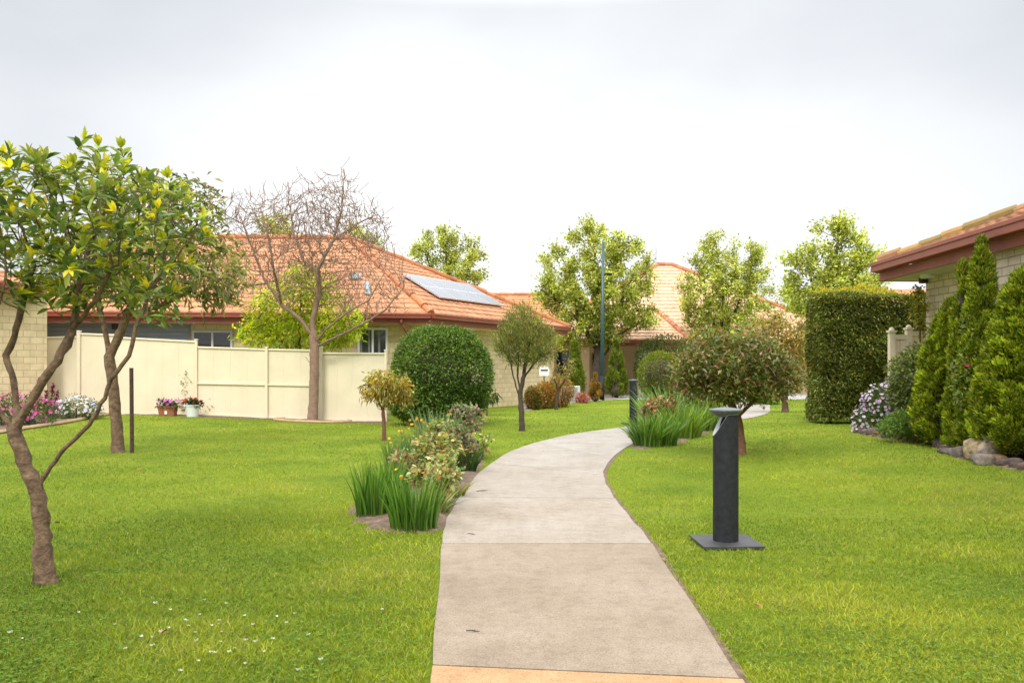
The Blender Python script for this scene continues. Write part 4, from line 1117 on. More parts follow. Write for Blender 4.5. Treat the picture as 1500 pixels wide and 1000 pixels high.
pear('pear_tree', 'pale treetop showing just above the ridge behind the bare tree, on its left side', 41, [[(405, 600), (405, 480), (405, 380)], [(405, 380), (405, 330)]], [(405, 340, 32, 26, 1.0), (415, 375, 55, 30, 1.4), (395, 325, 14, 14, .5)], 170, k=12)
pear('pear_tree', 'pale treetop just above the ridge behind the bare tree, on its right side', 41, [[(520, 600), (520, 480), (520, 390)], [(520, 390), (520, 345)]], [(520, 350, 24, 22, .8), (525, 375, 42, 26, 1.2), (512, 338, 12, 14, .4)], 140, k=12)
# --- shrubs behind the right lawn
OL2 = [(0.208, 0.234, 0.039), (0.286, 0.286, 0.058), (0.143, 0.169, 0.033), (0.39, 0.286, 0.078), (0.416, 0.182, 0.078), (0.325, 0.338, 0.078)]
plant_tree('olive_shrub_tree', 'broad olive and russet shrub tree left of the tall hedge', 'tree', None, 22.5,
    [[(1150, 590), (1150, 560), (1148, 530)], [(1148, 530), (1125, 500), (1115, 480)], [(1148, 530), (1165, 500), (1172, 480)], [(1148, 530), (1145, 490), (1142, 465)]],
    [(1135, 490, 36, 36, .8), (1170, 500, 26, 40, .7), (1110, 515, 30, 30, .7), (1160, 545, 34, 34, .8), (1120, 550, 36, 25, .7)], 800, .13, M['bark'], .08, .006, drooping(OL2, .13, .045, 18, sp=.12, up=0, clump=.3), infl=1.2, kill=.27)
# ------------------------------------------------------------------ clipped bushes, conifers, hedge
def bush(name, label, cat, lobes, n, L, wd, cols, base, group=None, depth=.2, mat='leaf', rough=.06, out=.8, up=.2, rnd=.7, wts=None, clump=.2, stems=4, droop=.1, det=False, zmin=None):
    root = empty(name, tuple(base), label, cat, group)
    P, Nn = shell_points(lobes, n, depth, zmin)
    P = P + Nn * (vnoise(P, 3.5 / max(lobes[0][1]), 31) * rough * max(lobes[0][1]) + np.where(rng.uniform(0, 1, len(P)) < .02, rng.uniform(.02, .09, len(P)) * max(lobes[0][1]), 0))[:, None]
    fo = Foliage(); leafcloud(fo, P, Nn, 1, L * .25, L, wd, cols, wts, out=out, up=up, rnd=rnd, droop=droop, clump=0, det=det)
    # light and dark clumps of growth, a property of the foliage itself
    q = (1 + clump * vnoise(P, 9 / max(lobes[0][1]), 33)).clip(.6, 1.5)
    kv = len(fo.C[0]) // len(P); fo.C[0] = fo.C[0] * np.repeat(q, kv)[:, None]
    fo.build('crown', M[mat], root)
    c0 = np.array(base, float); cz = lobes[0][0]; rr = lobes[0][1]
    for i in range(stems):
        a = 6.28 * i / stems + .4; e = cz + np.array([math.cos(a) * rr[0] * .5, math.sin(a) * rr[1] * .5, rr[2] * .2])
        s0 = c0 + np.array([math.cos(a) * .06, math.sin(a) * .06, -.03]); r0 = .018 + .02 * min(1.5, rr[2])
        st = MB(); st.tube([s0, (s0 + e) / 2 + np.array([0, 0, -.1 * rr[2]]), e], [r0, r0 * .8, r0 * .4], 6); st.build('stem', M['bark_dark'], root)
    return root
def core(lobes, parent, k=.84, col=(.02, .035, .012)):
    """the twiggy dense middle of a clipped bush"""
    V, Fc, n0 = [], [], 0
    for c, r in lobes:
        v = []; 
        for j in range(13):
            for i in range(20):
                t, p_ = math.pi * j / 12, 2 * math.pi * i / 20
                v.append((math.sin(t) * math.cos(p_), math.sin(t) * math.sin(p_), math.cos(t)))
        v = np.array(v); v = c + v * r * k * (1 + .05 * rng.standard_normal((len(v), 1)))
        V.append(v)
        for j in range(12):
            for i in range(20): Fc.append((n0 + j * 20 + i, n0 + (j + 1) * 20 + i, n0 + (j + 1) * 20 + (i + 1) % 20, n0 + j * 20 + (i + 1) % 20))
        n0 += len(v)
    mesh('inner_twigs', np.concatenate(V), Fc, M['bark_dark'], parent, smooth=True)

d0 = Gd(646, 622)
lb_ = lobe_px([(646, 547, 73, 70), (640, 586, 70, 38), (655, 505, 42, 28)], d0)
TOP = [(0.101, 0.189, 0.03), (0.142, 0.257, 0.038), (0.074, 0.142, 0.027), (0.216, 0.311, 0.054), (0.054, 0.101, 0.022)]
r = bush('clipped_bush', 'large dark green ball shaped bush in front of the brick house', 'bush', lb_, 46000, .08, .038, TOP, G(646, 622), depth=.2, rough=.075, mat='leaf_gloss', clump=.3)
core(lb_, r, .60)
d0 = 26.0; b0 = W(968, 582, d0); b0[2] = float(hgt(b0[0], b0[1]))
lb_ = lobe_px([(968, 550, 34, 36), (975, 560, 32, 30)], d0)
BOX = [(0.13, 0.182, 0.016), (0.182, 0.234, 0.018), (0.098, 0.143, 0.013), (0.247, 0.273, 0.026)]
r = bush('clipped_bush', 'yellow green dome shaped bush behind the rose bed', 'bush', lb_, 14000, .06, .03, BOX, b0, depth=.14, rough=.03, clump=.2); core(lb_, r, .68)
d0 = 36; b0 = W(980, 583, d0); b0[2] = 0
r = bush('dark_shrub', 'dark green wide shrub in front of the far porch behind the dome bush', 'shrub', lobe_px([(985, 520, 42, 26, .9), (955, 535, 26, 40, .8), (1005, 545, 36, 36, .9)], d0), 9000, .13, .05, [(.05, .085, .02), (.075, .12, .025), (.10, .14, .03)], b0, depth=.35, rough=.1)

# far conifers
def conifer(label, base, h, rad, n, cols, group=None, L=.09, name='conifer', lean=0., prof=None, wd=.012, plumes=0, pl=.30, core_=True):
    """upright plumes of flat sprays over a dark twiggy middle"""
    root = empty(name, tuple(base), label, 'conifer', group); base = np.array(base, float)
    prof = prof or (lambda t: (1 - t) ** .75 * (.55 + .45 * min(1, t / .12)))
    m = plumes or max(30, int(n / 90)); t = rng.uniform(0, 1, m * 4) ** 1.0
    keep = rng.uniform(0, 1, m * 4) < np.array([prof(x) for x in t]); t = np.concatenate([t[keep][:m - 1], [.97]]); m = len(t); a = rng.uniform(0, 2 * np.pi, m)
    R = np.array([prof(x) for x in t]) * rad; ln = pl * h * rng.uniform(.6, 1.25, m) * (1 - .55 * t); ln = np.minimum(ln, (1.02 - t) * h + .04)
    er = np.stack([np.cos(a), np.sin(a), 0 * a], 1); B = base + er * (R * .55)[:, None] + np.array([0, 0, 1]) * (t * h)[:, None]
    R2 = np.array([prof(min(1, x + l / h)) for x, l in zip(t, ln)]) * rad
    T_ = base + er * (R2 * rng.uniform(.90, 1.06, m))[:, None] + np.array([0, 0, 1]) * (t * h + ln)[:, None]
    i = rng.integers(0, m, n); s = rng.uniform(0, 1, n) ** .8; ax = unit(T_ - B)
    wpl = (.34 * ln + .13 * rad)[i] * (1 - s) ** .6 * (.35 + .65 * np.minimum(1, s / .25)); d = unit(rng.standard_normal((n, 3)))
    P = B[i] + (T_ - B)[i] * s[:, None] + d * (wpl * rng.uniform(.3, 1, n) ** .5)[:, None] * np.array([1, 1, .6]); P[:, 2] = np.maximum(P[:, 2], base[2] + .02)
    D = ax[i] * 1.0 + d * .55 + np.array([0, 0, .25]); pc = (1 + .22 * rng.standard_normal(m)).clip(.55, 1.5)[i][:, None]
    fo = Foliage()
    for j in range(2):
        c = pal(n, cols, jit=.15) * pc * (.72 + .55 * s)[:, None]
        fo.leaves(P + rng.standard_normal((n, 3)) * L * .15, D + rng.standard_normal((n, 3)) * .35, L * rng.uniform(.6, 1.3, n), wd * rng.uniform(.8, 1.4, n), c, fold=.15, droop=0, nup=0.2)
    fo.build('crown', M['needle'], root)
    mb = MB(); mb.tube([base + np.array([0, 0, -.05]), base + np.array([0, 0, h * .8])], [.05 + rad * .06, .01], 8); mb.build('trunk', M['bark_dark'], root)
    V, Fc = tube(np.array([base + np.array([0, 0, x * h]) for x in np.linspace(.05, .9, 14)]), np.array([prof(x) * rad * .5 + .005 for x in np.linspace(.05, .9, 14)]), 14)
    mesh('inner_twigs', V, Fc, M['bark_dark'], root, smooth=True)
    return root
CYP = [(0.135, 0.203, 0.016), (0.189, 0.25, 0.019), (0.101, 0.155, 0.014), (0.243, 0.297, 0.024)]
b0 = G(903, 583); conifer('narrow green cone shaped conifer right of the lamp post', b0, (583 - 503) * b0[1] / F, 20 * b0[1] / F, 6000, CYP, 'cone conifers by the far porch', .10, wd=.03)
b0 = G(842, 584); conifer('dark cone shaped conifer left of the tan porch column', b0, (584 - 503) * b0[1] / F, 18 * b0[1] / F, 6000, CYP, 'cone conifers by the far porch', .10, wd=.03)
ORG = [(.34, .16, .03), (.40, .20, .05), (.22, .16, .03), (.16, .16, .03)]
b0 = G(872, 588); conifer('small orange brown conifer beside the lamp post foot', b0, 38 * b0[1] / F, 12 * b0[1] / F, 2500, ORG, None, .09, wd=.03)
# orange nandina bushes
NAN = [(0.408, 0.204, 0.03), (0.504, 0.276, 0.036), (0.264, 0.24, 0.036), (0.18, 0.204, 0.03), (0.432, 0.132, 0.06)]
for i, (x, y, w_, h_, lab) in enumerate(((781, 600, 12, 32, 'small green and red bush nearest the brick wall at the orange row'), (800, 598, 17, 38, 'russet bush in the middle of the orange row'), (820, 596, 20, 44, 'tall orange bush at the right end of the orange row'))):
    b0 = G(x, y); k = b0[1] / F
    bush('nandina_bush', lab, 'bush', [(b0 + np.array([0, 0, h_ * k * .5]), np.array([w_ * k, w_ * k * .8, h_ * k * .5]))], 2600, .09, .035, NAN if i else [(.14, .18, .03), (.2, .2, .03), (.34, .12, .06)], b0, 'orange bushes along the brick wall', depth=.5, rough=.15)
plant_tree('tan_shrub', 'thin buff leaved shrub on a short trunk in front of the orange bushes', 'shrub', None, Gd(815, 600),
    [[(815, 601), (815, 588), (818, 572)], [(818, 572), (812, 555), (810, 545)], [(818, 572), (828, 555), (834, 545)]], [(824, 545, 17, 18, .4), (815, 556, 14, 14, .35), (834, 535, 12, 12, .3)], 110, .09, M['bark_dark'], .05, .006, drooping([(.28, .22, .08), (.35, .28, .13), (.18, .17, .06)], .11, .03, 8, sp=.07), infl=.8, kill=.18)
b0 = G(853, 590); bush('pink_flower_bush', 'small clump of pink flowers left of the lamp post foot', 'flowers', [(b0 + np.array([0, 0, .16]), np.array([.26, .2, .2]))], 500, .09, .05, [(.5, .12, .18), (.55, .2, .2), (.2, .2, .05)], b0, depth=.7)
# weeping seedling by the ball bush
plant_tree('peach_seedling', 'tiny drooping leaved tree against the brick wall right of the ball bush', 'tree', None, Gd(713, 609),
    [[(713, 610), (713, 598), (716, 588)], [(716, 588), (722, 580)], [(716, 588), (710, 578)]], [(720, 580, 15, 8, .25), (708, 582, 8, 8, .18)], 50, .06, M['bark'], .03, .005, drooping([(.09, .15, .03), (.13, .19, .04), (.07, .11, .03)], .17, .04, 5, sp=.04, up=-.7, droop=.5), infl=.6, kill=.13)

# tall clipped hedge: a box with rounded corners
def hedge():
    a = G(1222, 621); k = a[1] / F; y0, y1 = a[1], a[1] + .85; x0 = (1182 - 750) / F * y1; x1 = x0 + 3.4; z0 = a[2]; z1 = HC + (YH - 431) * k
    root = empty('clipped_hedge', ((x0 + x1) / 2, (y0 + y1) / 2, z0), 'tall square clipped dark green hedge in the right lawn', 'hedge')
    n = 62000; A = np.array([(x1 - x0) * (z1 - z0), (y1 - y0) * (z1 - z0), (x1 - x0) * (y1 - y0), (x1 - x0) * (z1 - z0) * .4, (y1 - y0) * (z1 - z0) * .4]); f = rng.choice(5, n, p=A / A.sum())
    u, v = rng.uniform(0, 1, n), rng.uniform(0, 1, n); X, Y, Z = x0 + (x1 - x0) * u, y0 + (y1 - y0) * u, z0 + .06 + (z1 - z0 - .06) * v
    P = np.zeros((n, 3)); Nn = np.zeros((n, 3))
    for i, (px_, py_, pz_, nn) in enumerate(((X, y0 + 0 * u, Z, (0, -1, 0)), (x0 + 0 * u, Y, Z, (-1, 0, 0)), (X, y0 + (y1 - y0) * v, z1 + 0 * u, (0, 0, 1)), (X, y1 + 0 * u, Z, (0, 1, 0)), (x1 + 0 * u, Y, Z, (1, 0, 0)))):
        m = f == i; P[m] = np.stack([px_, py_, pz_], 1)[m]; Nn[m] = nn
    c = np.array([(x0 + x1) / 2, (y0 + y1) / 2, (z0 + z1) / 2]); h = np.array([(x1 - x0) / 2, (y1 - y0) / 2, (z1 - z0) / 2]); rd = .07
    q = P - c; cl = np.clip(q, -(h - rd), h - rd); P = c + cl + unit(q - cl) * rd
    P += Nn * (.05 * vnoise(P, 3, 51) + .03 * vnoise(P, 9, 52) - .10 * rng.uniform(0, 1, n) ** 2 + np.where(rng.uniform(0, 1, n) < .025, rng.uniform(.03, .12, n), 0))[:, None]
    cols = pal(n, [(.095, .13, .022), (.145, .185, .028), (.22, .25, .04), (.06, .078, .015), (.37, .34, .07)], [3, 4, 2.4, 1.6, 1.0], .2)
    young = (Z > z1 - .14) & (rng.uniform(0, 1, n) < .3); cols[young] = pal(young.sum(), [(.20, .24, .03), (.30, .28, .03)])
    cols *= (1 + .25 * vnoise(P, 5, 53))[:, None].clip(.6, 1.5)
    fo = Foliage(); fo.leaves(P, Nn * .7 + rng.standard_normal((n, 3)) * .7 + np.array([0, 0, -.15]), .062 * rng.uniform(.7, 1.3, n), .03 * rng.uniform(.7, 1.3, n), cols)
    fo.build('crown', M['leaf_gloss'], root)
    b = MB(); b.slab((x0 + .16, y0 + .16), (x1 - .16, y0 + .16), z0 + .12, z1 - .16, -(y1 - y0 - .32), 0); b.build('inner_twigs', M['bark_dark'], root)
    for i in range(7):
        b = MB(); b.tube([(x0 + .3 + i * .5, y0 + .35, z0 - .05), (x0 + .3 + i * .5, y0 + .4, z0 + .5)], .03, 6); b.build('trunk', M['bark_dark'], root)
hedge()
YEL = [(.42, .36, .02), (.5, .42, .03), (.3, .32, .03)]
b0 = on(W(1255, 0, 19.8)[0], 19.8); bush('golden_shrub', 'yellow tipped shrub poking over the top of the tall hedge', 'shrub', lobe_px([(1255, 431, 46, 9, .5), (1220, 432, 24, 7, .4), (1290, 432, 22, 7, .4), (1255, 520, 40, 90, .7)], 19.8), 7000, .09, .035, YEL, b0, depth=.5, rough=.1, up=.7)

# bed conifers by the right house
CY2 = [(0.188, 0.255, 0.016), (0.27, 0.323, 0.018), (0.128, 0.188, 0.014), (0.36, 0.376, 0.027), (0.082, 0.135, 0.014)]
def cproof(lo): return lambda t: (1 - t) ** .62 * (.72 + .28 * min(1, t / lo))
GC_ = 'pointed conifers in the rock edged bed'
def bed_conifer(label, x, d, ytop, wpx, n, prof, pl, plumes, L=.06):
    X = (x - 750) / F * d; b0 = on(X, d); conifer(label, b0, HC + (YH - ytop) * d / F - b0[2], wpx * d / F, n, CY2, GC_, L, wd=.016, prof=prof, pl=pl * .62, plumes=int(plumes * 2.6))
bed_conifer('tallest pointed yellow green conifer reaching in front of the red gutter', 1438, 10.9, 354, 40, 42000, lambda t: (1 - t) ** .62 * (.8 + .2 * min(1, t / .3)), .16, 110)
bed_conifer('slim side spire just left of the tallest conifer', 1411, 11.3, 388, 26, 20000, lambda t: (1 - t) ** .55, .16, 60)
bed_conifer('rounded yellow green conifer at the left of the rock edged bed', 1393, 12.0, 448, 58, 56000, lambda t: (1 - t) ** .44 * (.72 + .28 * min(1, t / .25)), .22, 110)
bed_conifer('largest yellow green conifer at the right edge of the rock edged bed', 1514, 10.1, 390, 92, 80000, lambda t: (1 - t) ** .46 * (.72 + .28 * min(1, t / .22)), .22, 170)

# flowering plants -----------------------------------------------------------
def flower_bush(name, label, cat, lobes, nl, L, wd, cols, base, nf, fs, fcols, fc=None, petals=7, group=None, zone=None, fwts=None, depth=.6):
    root = bush(name, label, cat, lobes, nl, L, wd, cols, base, group, depth=depth, rough=.16)
    P, Nn = shell_points(lobes, nf * 4, .08, zmin=base[2] + .03); k = Nn[:, 2] > -.35
    if zone is not None: k &= zone(P)
    P, Nn = P[k][:nf], Nn[k][:nf]; fo = Foliage(); n = len(P)
    Nf = unit(Nn + np.array([0, -.5, .5]) + rng.standard_normal((n, 3)) * .35)
    fo.add(*flower_arrays(P + Nn * rng.uniform(-.04, .06, (n, 1)), Nf, fs * rng.uniform(.7, 1.2, n), pal(n, fcols, fwts, .08), petals, fc)); fo.build('blossoms', M['petal'], root)
    return root
GR = [(.06, .12, .02), (.09, .16, .03), (.05, .09, .018), (.13, .2, .04)]
b0 = G(112, 614)
flower_bush('white_daisy_bush', 'mound of white and lilac daisies against the cream fence', 'flowers', lobe_px([(112, 600, 30, 17, .35), (92, 602, 15, 14, .3), (135, 603, 13, 14, .25)], b0[1]), 2600, .06, .02, GR, b0, 190, .068, [(.80, .80, .82), (.62, .58, .80)], (.25, .2, .25), fwts=[3, 1])
b0 = G(1300, 634) + np.array([.05, .25, 0])
flower_bush('purple_daisy_bush', 'mauve daisy bush spilling over the rocks beside the tall hedge', 'flowers', lobe_px([(1296, 598, 34, 34, .42), (1322, 608, 36, 30, .42), (1270, 616, 17, 20, .3), (1312, 578, 24, 22, .3), (1262, 626, 10, 12, .2)], b0[1] - .15), 6500, .055, .018, GR, b0, 340, .055, [(.60, .36, .66), (.70, .55, .76), (.78, .70, .80)], (.3, .15, .3), zone=lambda P: P[:, 0] - .55 * (P[:, 2] - .8) < b0[0] + .12)
b0 = G(1352, 648) + np.array([.1, .3, 0])
bush('leafy_shrub', 'grey green leafy shrub between the picket fence and the daisies', 'shrub', lobe_px([(1334, 552, 30, 36, .4), (1350, 530, 22, 28, .35), (1325, 580, 22, 24, .35)], b0[1] + .3), 4200, .085, .035, [(.11, .16, .04), (.16, .2, .06), (.08, .12, .03), (.24, .26, .10)], b0 + np.array([-.2, .3, 0]), depth=.6, rough=.15)
bush('green_groundcover', 'bright green mound of foliage on the rocks left of the conifers', 'plant', lobe_px([(1335, 620, 34, 20, .3), (1362, 622, 22, 20, .28), (1310, 626, 24, 14, .25)], b0[1] - .25), 4200, .05, .022, [(.12, .22, .03), (.08, .16, .025), (.16, .26, .04)], b0 + np.array([0, -.25, 0]), depth=.5, rough=.12)
# climber by the wall end
plant_tree('climbing_vine', 'yellow green climber on the end of the block wall above the picket fence', 'vine', None, 14.2,
    [[(1352, 600), (1350, 520), (1346, 470), (1345, 430)], [(1346, 470), (1352, 450)]], [(1345, 450, 11, 36, .15), (1340, 430, 9, 14, .12), (1352, 485, 9, 14, .12)], 160, .06, M['bark'], .02, .003, drooping([(.36, .40, .04), (.2, .26, .03), (.36, .3, .05)], .085, .045, 12, sp=.045), infl=.6, kill=.11)
# camellia between the conifers with pink and red flowers
bq = np.array([W(1418, 0, 11.0)[0], 11.1, .22])
flower_bush('camellia_bush', 'pale leaved camellia with red flowers squeezed between the conifers', 'shrub', lobe_px([(1425, 500, 17, 46, .2), (1412, 560, 15, 44, .2), (1440, 480, 20, 30, .2), (1418, 600, 10, 30, .15)], 10.9), 1100, .085, .04, [(.10, .15, .03), (.18, .22, .06), (.24, .28, .09)], bq, 4, .085, [(.72, .06, .22), (.65, .08, .10)], None, 6)
# pink snapdragons and maroon plumes at far left
b0 = G(40, 625) + np.array([0, .25, 0])
flower_bush('pink_flower_bush', 'magenta flowering bush under the left brick wall', 'flowers', lobe_px([(20, 600, 38, 24, .4), (60, 606, 24, 22, .35), (-30, 602, 34, 24, .4)], b0[1]), 3800, .07, .025, [(.05, .11, .02), (.08, .15, .025)], b0, 230, .075, [(.60, .05, .30), (.70, .14, .42), (.45, .03, .18)], None, 5)
rt_ = empty('maroon_plume_plant', tuple(G(72, 621)), 'dark maroon flower spikes rising beside the white daisies', 'flowers'); fo = Foliage(); st = MB()
for (x, y0, y1) in ((56, 614, 554), (66, 614, 572), (76, 616, 562), (82, 616, 575), (44, 614, 576), (70, 618, 588), (80, 618, 596)):
    a, e = W(x - 3, y0, 19.3), W(x + 2, y1, 19.25); a[2] = max(a[2], .1); st.tube([a, e], .008, 5); n = 130; t = rng.uniform(.25, 1, n)[:, None]
    P = a + (e - a) * t + rng.standard_normal((n, 3)) * .035 * (1.25 - t); fo.leaves(P, rng.standard_normal((n, 3)) + np.array([0, 0, .8]), .07, .035, pal(n, [(.16, .025, .05), (.24, .04, .08), (.12, .03, .04), (.34, .06, .16)]))
st.build('stem', M['bark_red'], rt_); fo.build('blossoms', M['petal'], rt_)

# potted plants on the fence line
def pot(label, x, y, wtop, wbot, h, dep, mat, square, fcols, flab, lcols):
    b0 = G(x, y); root = empty('planter' if square else 'flower_pot', tuple(b0), label, 'pot'); m = MB()
    if square:
        def ringp(w_, d_, z): return [(b0[0] + i * w_ / 2, b0[1] + j * d_ / 2, b0[2] + z) for i, j in ((-1, -1), (1, -1), (1, 1), (-1, 1))]
        rs = [ringp(wbot, dep * .85, 0), ringp(wtop, dep, h), ringp(wtop + .03, dep + .03, h), ringp(wtop + .03, dep + .03, h + .03), ringp(wtop - .03, dep - .03, h + .03), ringp(wtop - .04, dep - .04, h - .03)]
        for q0, q1 in zip(rs[:-1], rs[1:]):
            for i in range(4): m.quad(q0[i], q0[(i + 1) % 4], q1[(i + 1) % 4], q1[i])
        m.poly(rs[0][::-1])
    else:
        m.lathe(b0, [(0, 0), (wbot / 2, 0), (wtop / 2, h), (wtop / 2 + .015, h), (wtop / 2 + .015, h + .025), (wtop / 2 - .015, h + .025), (wtop / 2 - .02, h - .03)], 24)
    m.build('pot', mat, root); m = MB(); m.box((b0[0], b0[1], b0[2] + h - .035), (wtop * .8, (dep if square else wtop) * .8, .012)); m.build('soil', M['soil'], root)
    c = b0 + np.array([0, 0, h + .06]); fl = [(c, np.array([wtop * .62, max(dep, wtop * .6) * .5, .10]))]
    fb = flower_bush('potted_plant', flab, 'flowers', fl, 420, .07, .045, lcols, c - np.array([0, 0, .1]), 26 if square else 14, .09, fcols, None, 5, zone=lambda P: P[:, 2] > c[2] + .01, depth=.9)
    return b0
b0 = pot('terracotta trough planter on the soil at the fence foot', 246, 609, .42, .36, .22, .22, M['terracotta'], True, [(.62, .12, .5), (.7, .2, .6)], 'purple flowers growing in the terracotta trough', [(.05, .10, .03), (.08, .14, .04)])
k = MB(); k.box((b0[0] - .01, b0[1] - .105, b0[2] + .09), (.06, .008, .08)); t_o = k.build('plant_tag', M['white']); tag(t_o, 'small white plant tag on the front of the terracotta trough', 'tag')
pot('white round pot at the fence foot beside the trough', 282, 610, .36, .27, .27, .3, M['white_pot'], False, [(.65, .04, .05)], 'red flowers growing in the white pot', [(.06, .12, .03), (.10, .05, .03)])
d0 = Gd(272, 608) + .15
plant_tree('variegated_climber', 'pale variegated climber against the fence behind the pots', 'plant', None, d0, [[(275, 607), (274, 585), (272, 560), (272, 545)], [(275, 600), (290, 590), (300, 585)], [(275, 603), (300, 600), (312, 594)]],
    [(273, 565, 9, 26, .08), (268, 590, 10, 14, .1), (292, 592, 12, 12, .08), (310, 594, 8, 6, .08)], 120, .06, M['bark'], .012, .004, drooping([(.24, .26, .10), (.36, .36, .20), (.13, .18, .05), (.30, .22, .08)], .075, .03, 5, sp=.04), infl=.5, kill=.11)
b0 = G(410, 613); bush('weed_plant', 'small weedy plant at the fence foot left of the bare tree', 'plant', [(b0 + np.array([0, 0, .12]), np.array([.2, .12, .13]))], 260, .09, .035, [(.14, .2, .05), (.22, .25, .09)], b0, depth=.8)

# rocks ----------------------------------------------------------------------
def rock(label, c, size, col, group='stones edging the right hand bed', name='edging_stone', seed=0):
    r_ = np.random.default_rng(seed); v, f = [], []
    nu, nv = 18, 11
    for j in range(nv):
        for i in range(nu):
            t, p_ = math.pi * j / (nv - 1), 2 * math.pi * i / nu; v.append((math.sin(t) * math.cos(p_), math.sin(t) * math.sin(p_), math.cos(t)))
    v = np.array(v); s = np.sign(v) * np.abs(v) ** .72
    nz = vnoise(v, 1.6, seed + 60) * .20 + vnoise(v, 3.5, seed + 61) * .12 + vnoise(v, 9, seed + 62) * .05; s = s * (1 + nz)[:, None]
    for j in range(nv - 1):
        for i in range(nu): f.append((j * nu + i, (j + 1) * nu + i, (j + 1) * nu + (i + 1) % nu, j * nu + (i + 1) % nu))
    a = r_.uniform(-.4, .4); R_ = np.array([[math.cos(a), -math.sin(a), 0], [math.sin(a), math.cos(a), 0], [0, 0, 1]])
    V = (s * np.array(size)) @ R_.T + np.array(c); cc = np.array(col)[None] * (1 + .12 * vnoise(v, 3, seed + 63))[:, None]
    o = mesh(name, V, np.array(f), M['stone'], None, col=cc.clip(0, 1), smooth=True); return tag(o, label, 'rock', group)
k = 0; L_ = np.concatenate([[0], np.cumsum(np.linalg.norm(np.diff(rock_line[:, :2], axis=0), axis=1))]); s = .05
GC = [(0.093, 0.07, 0.061), (0.121, 0.098, 0.084), (0.074, 0.055, 0.046), (0.112, 0.074, 0.055), (0.14, 0.121, 0.102), (0.14, 0.093, 0.042)]
pos = []
while s < L_[-1] - 1.5:
    w_ = rng.uniform(.17, .34); m_ = s + w_ / 2; i = min(np.searchsorted(L_, m_) - 1, len(rock_line) - 2); t = (m_ - L_[i]) / (L_[i + 1] - L_[i]); c = rock_line[i] + (rock_line[i + 1] - rock_line[i]) * t
    pos.append((c, w_)); s += w_ * .96
for i, (c, w_) in enumerate(pos):
    h_ = rng.uniform(.055, .105); c = on(c[0] + .06, c[1] + .05, h_ * .35)
    rock('rough grey brown stone in the row edging the right bed', c, (w_ * .36 + .05, w_ * .42, h_), GC[rng.integers(6)], seed=100 + i)
rock('tall pale boulder with a flared top at the bed edge under the conifers', G(1441, 676) + np.array([.12, .1, .13]), (.125, .12, .17), (.34, .27, .21), None, 'boulder', 7)
rock('squat tan boulder leaning against the tall pale boulder', G(1425, 674) + np.array([.05, .06, .11]), (.11, .11, .15), (.27, .21, .12), None, 'boulder', 8)
rock('dark pitted stone in front of the tall pale boulder', G(1440, 680) + np.array([.02, .0, .045]), (.13, .09, .085), (.16, .135, .11), None, 'boulder', 9)

# iris and rose beds ---------------------------------------------------------
IRC = [(0.06, 0.144, 0.018), (0.093, 0.199, 0.022), (0.132, 0.242, 0.033), (0.044, 0.111, 0.015)]
def iris(label, b0, n, h, rad, group, cols=IRC, wd=.016, spread=.24, name='iris_clump', fl=None, tipc=None):
    root = empty(name, tuple(b0), label, 'plant', group); a = rng.uniform(0, 6.28, n); r_ = rad * np.sqrt(rng.uniform(0, 1, n))
    P = np.stack([b0[0] + np.cos(a) * r_, b0[1] + np.sin(a) * r_, np.full(n, b0[2] - .01)], 1)
    H = h * rng.uniform(.55, 1.05, n); ln = (r_ / rad * spread + rng.uniform(0, .16, n)) * h * .8
    a2 = a + rng.standard_normal(n) * .5; lean = np.stack([np.cos(a2), np.sin(a2)], 1) * ln[:, None]
    fo = Foliage(); c = pal(n, cols); fo.add(*blade_arrays(P, H, lean, wd * rng.uniform(.7, 1.3, n), c * .9, 6, 2.0, tipcol=c * 1.25 if tipc is None else np.tile(tipc, (n, 1))))
    fo.build('leaves', M['leaf_gloss'], root)
    if fl:
        k, fc, fs = fl; fo = Foliage(); a = rng.uniform(0, 6.28, k); q = rad * .9 * np.sqrt(rng.uniform(0, 1, k)); Pf = np.stack([b0[0] + np.cos(a) * q, b0[1] + np.sin(a) * q, b0[2] + h * rng.uniform(.72, 1.0, k)], 1)
        fo.add(*flower_arrays(Pf, rng.standard_normal((k, 3)) + np.array([0, -.6, .5]), fs, pal(k, fc), 6)); fo.build('blossoms', M['petal'], root)
    return root
GI = 'strap leaved clumps in the bed left of the path'; YF = [(.60, .34, .02), (.66, .42, .05)]
iris('dense upright strap leaved clump at the very front of the left bed', G(606, 774), 260, .52, .20, GI, fl=(7, YF, .035))
iris('strap leaved clump at the front left corner of the bed', G(550, 754), 200, .58, .19, GI, wd=.018)
iris('shorter strap leaved clump just behind the front left one', G(574, 734), 180, .5, .15, GI)
iris('blue green strap leaved clump mid way along the left bed', G(603, 704), 200, .60, .20, GI, cols=[(.07, .14, .05), (.10, .18, .06), (.05, .11, .035)])
iris('light green strap leaved clump on the lawn side of the left bed', G(583, 690), 180, .54, .18, GI, cols=[(.10, .18, .03), (.15, .22, .04)], fl=(8, YF, .04))
iris('dark strap leaved clump beside the path kerb', G(690, 690) + np.array([-.05, 0, 0]), 70, .42, .14, GI, cols=[(.04, .09, .02), (.07, .13, .03)], wd=.028, spread=.7)
iris('tall pale blue green daffodil clump at the back of the left bed', G(640, 656), 200, .72, .32, GI, cols=[(.12, .2, .09), (.18, .27, .13), (.10, .17, .06)], wd=.028, fl=(5, YF, .06))
iris('yellow flowered strap leaved clump near the back of the left bed', G(610, 672), 170, .62, .18, GI, cols=[(.12, .19, .05), (.2, .25, .06)], fl=(12, YF, .05))
GRS = [(0.224, 0.299, 0.083), (0.329, 0.404, 0.135), (0.149, 0.209, 0.06), (0.419, 0.254, 0.105), (0.448, 0.448, 0.179)]
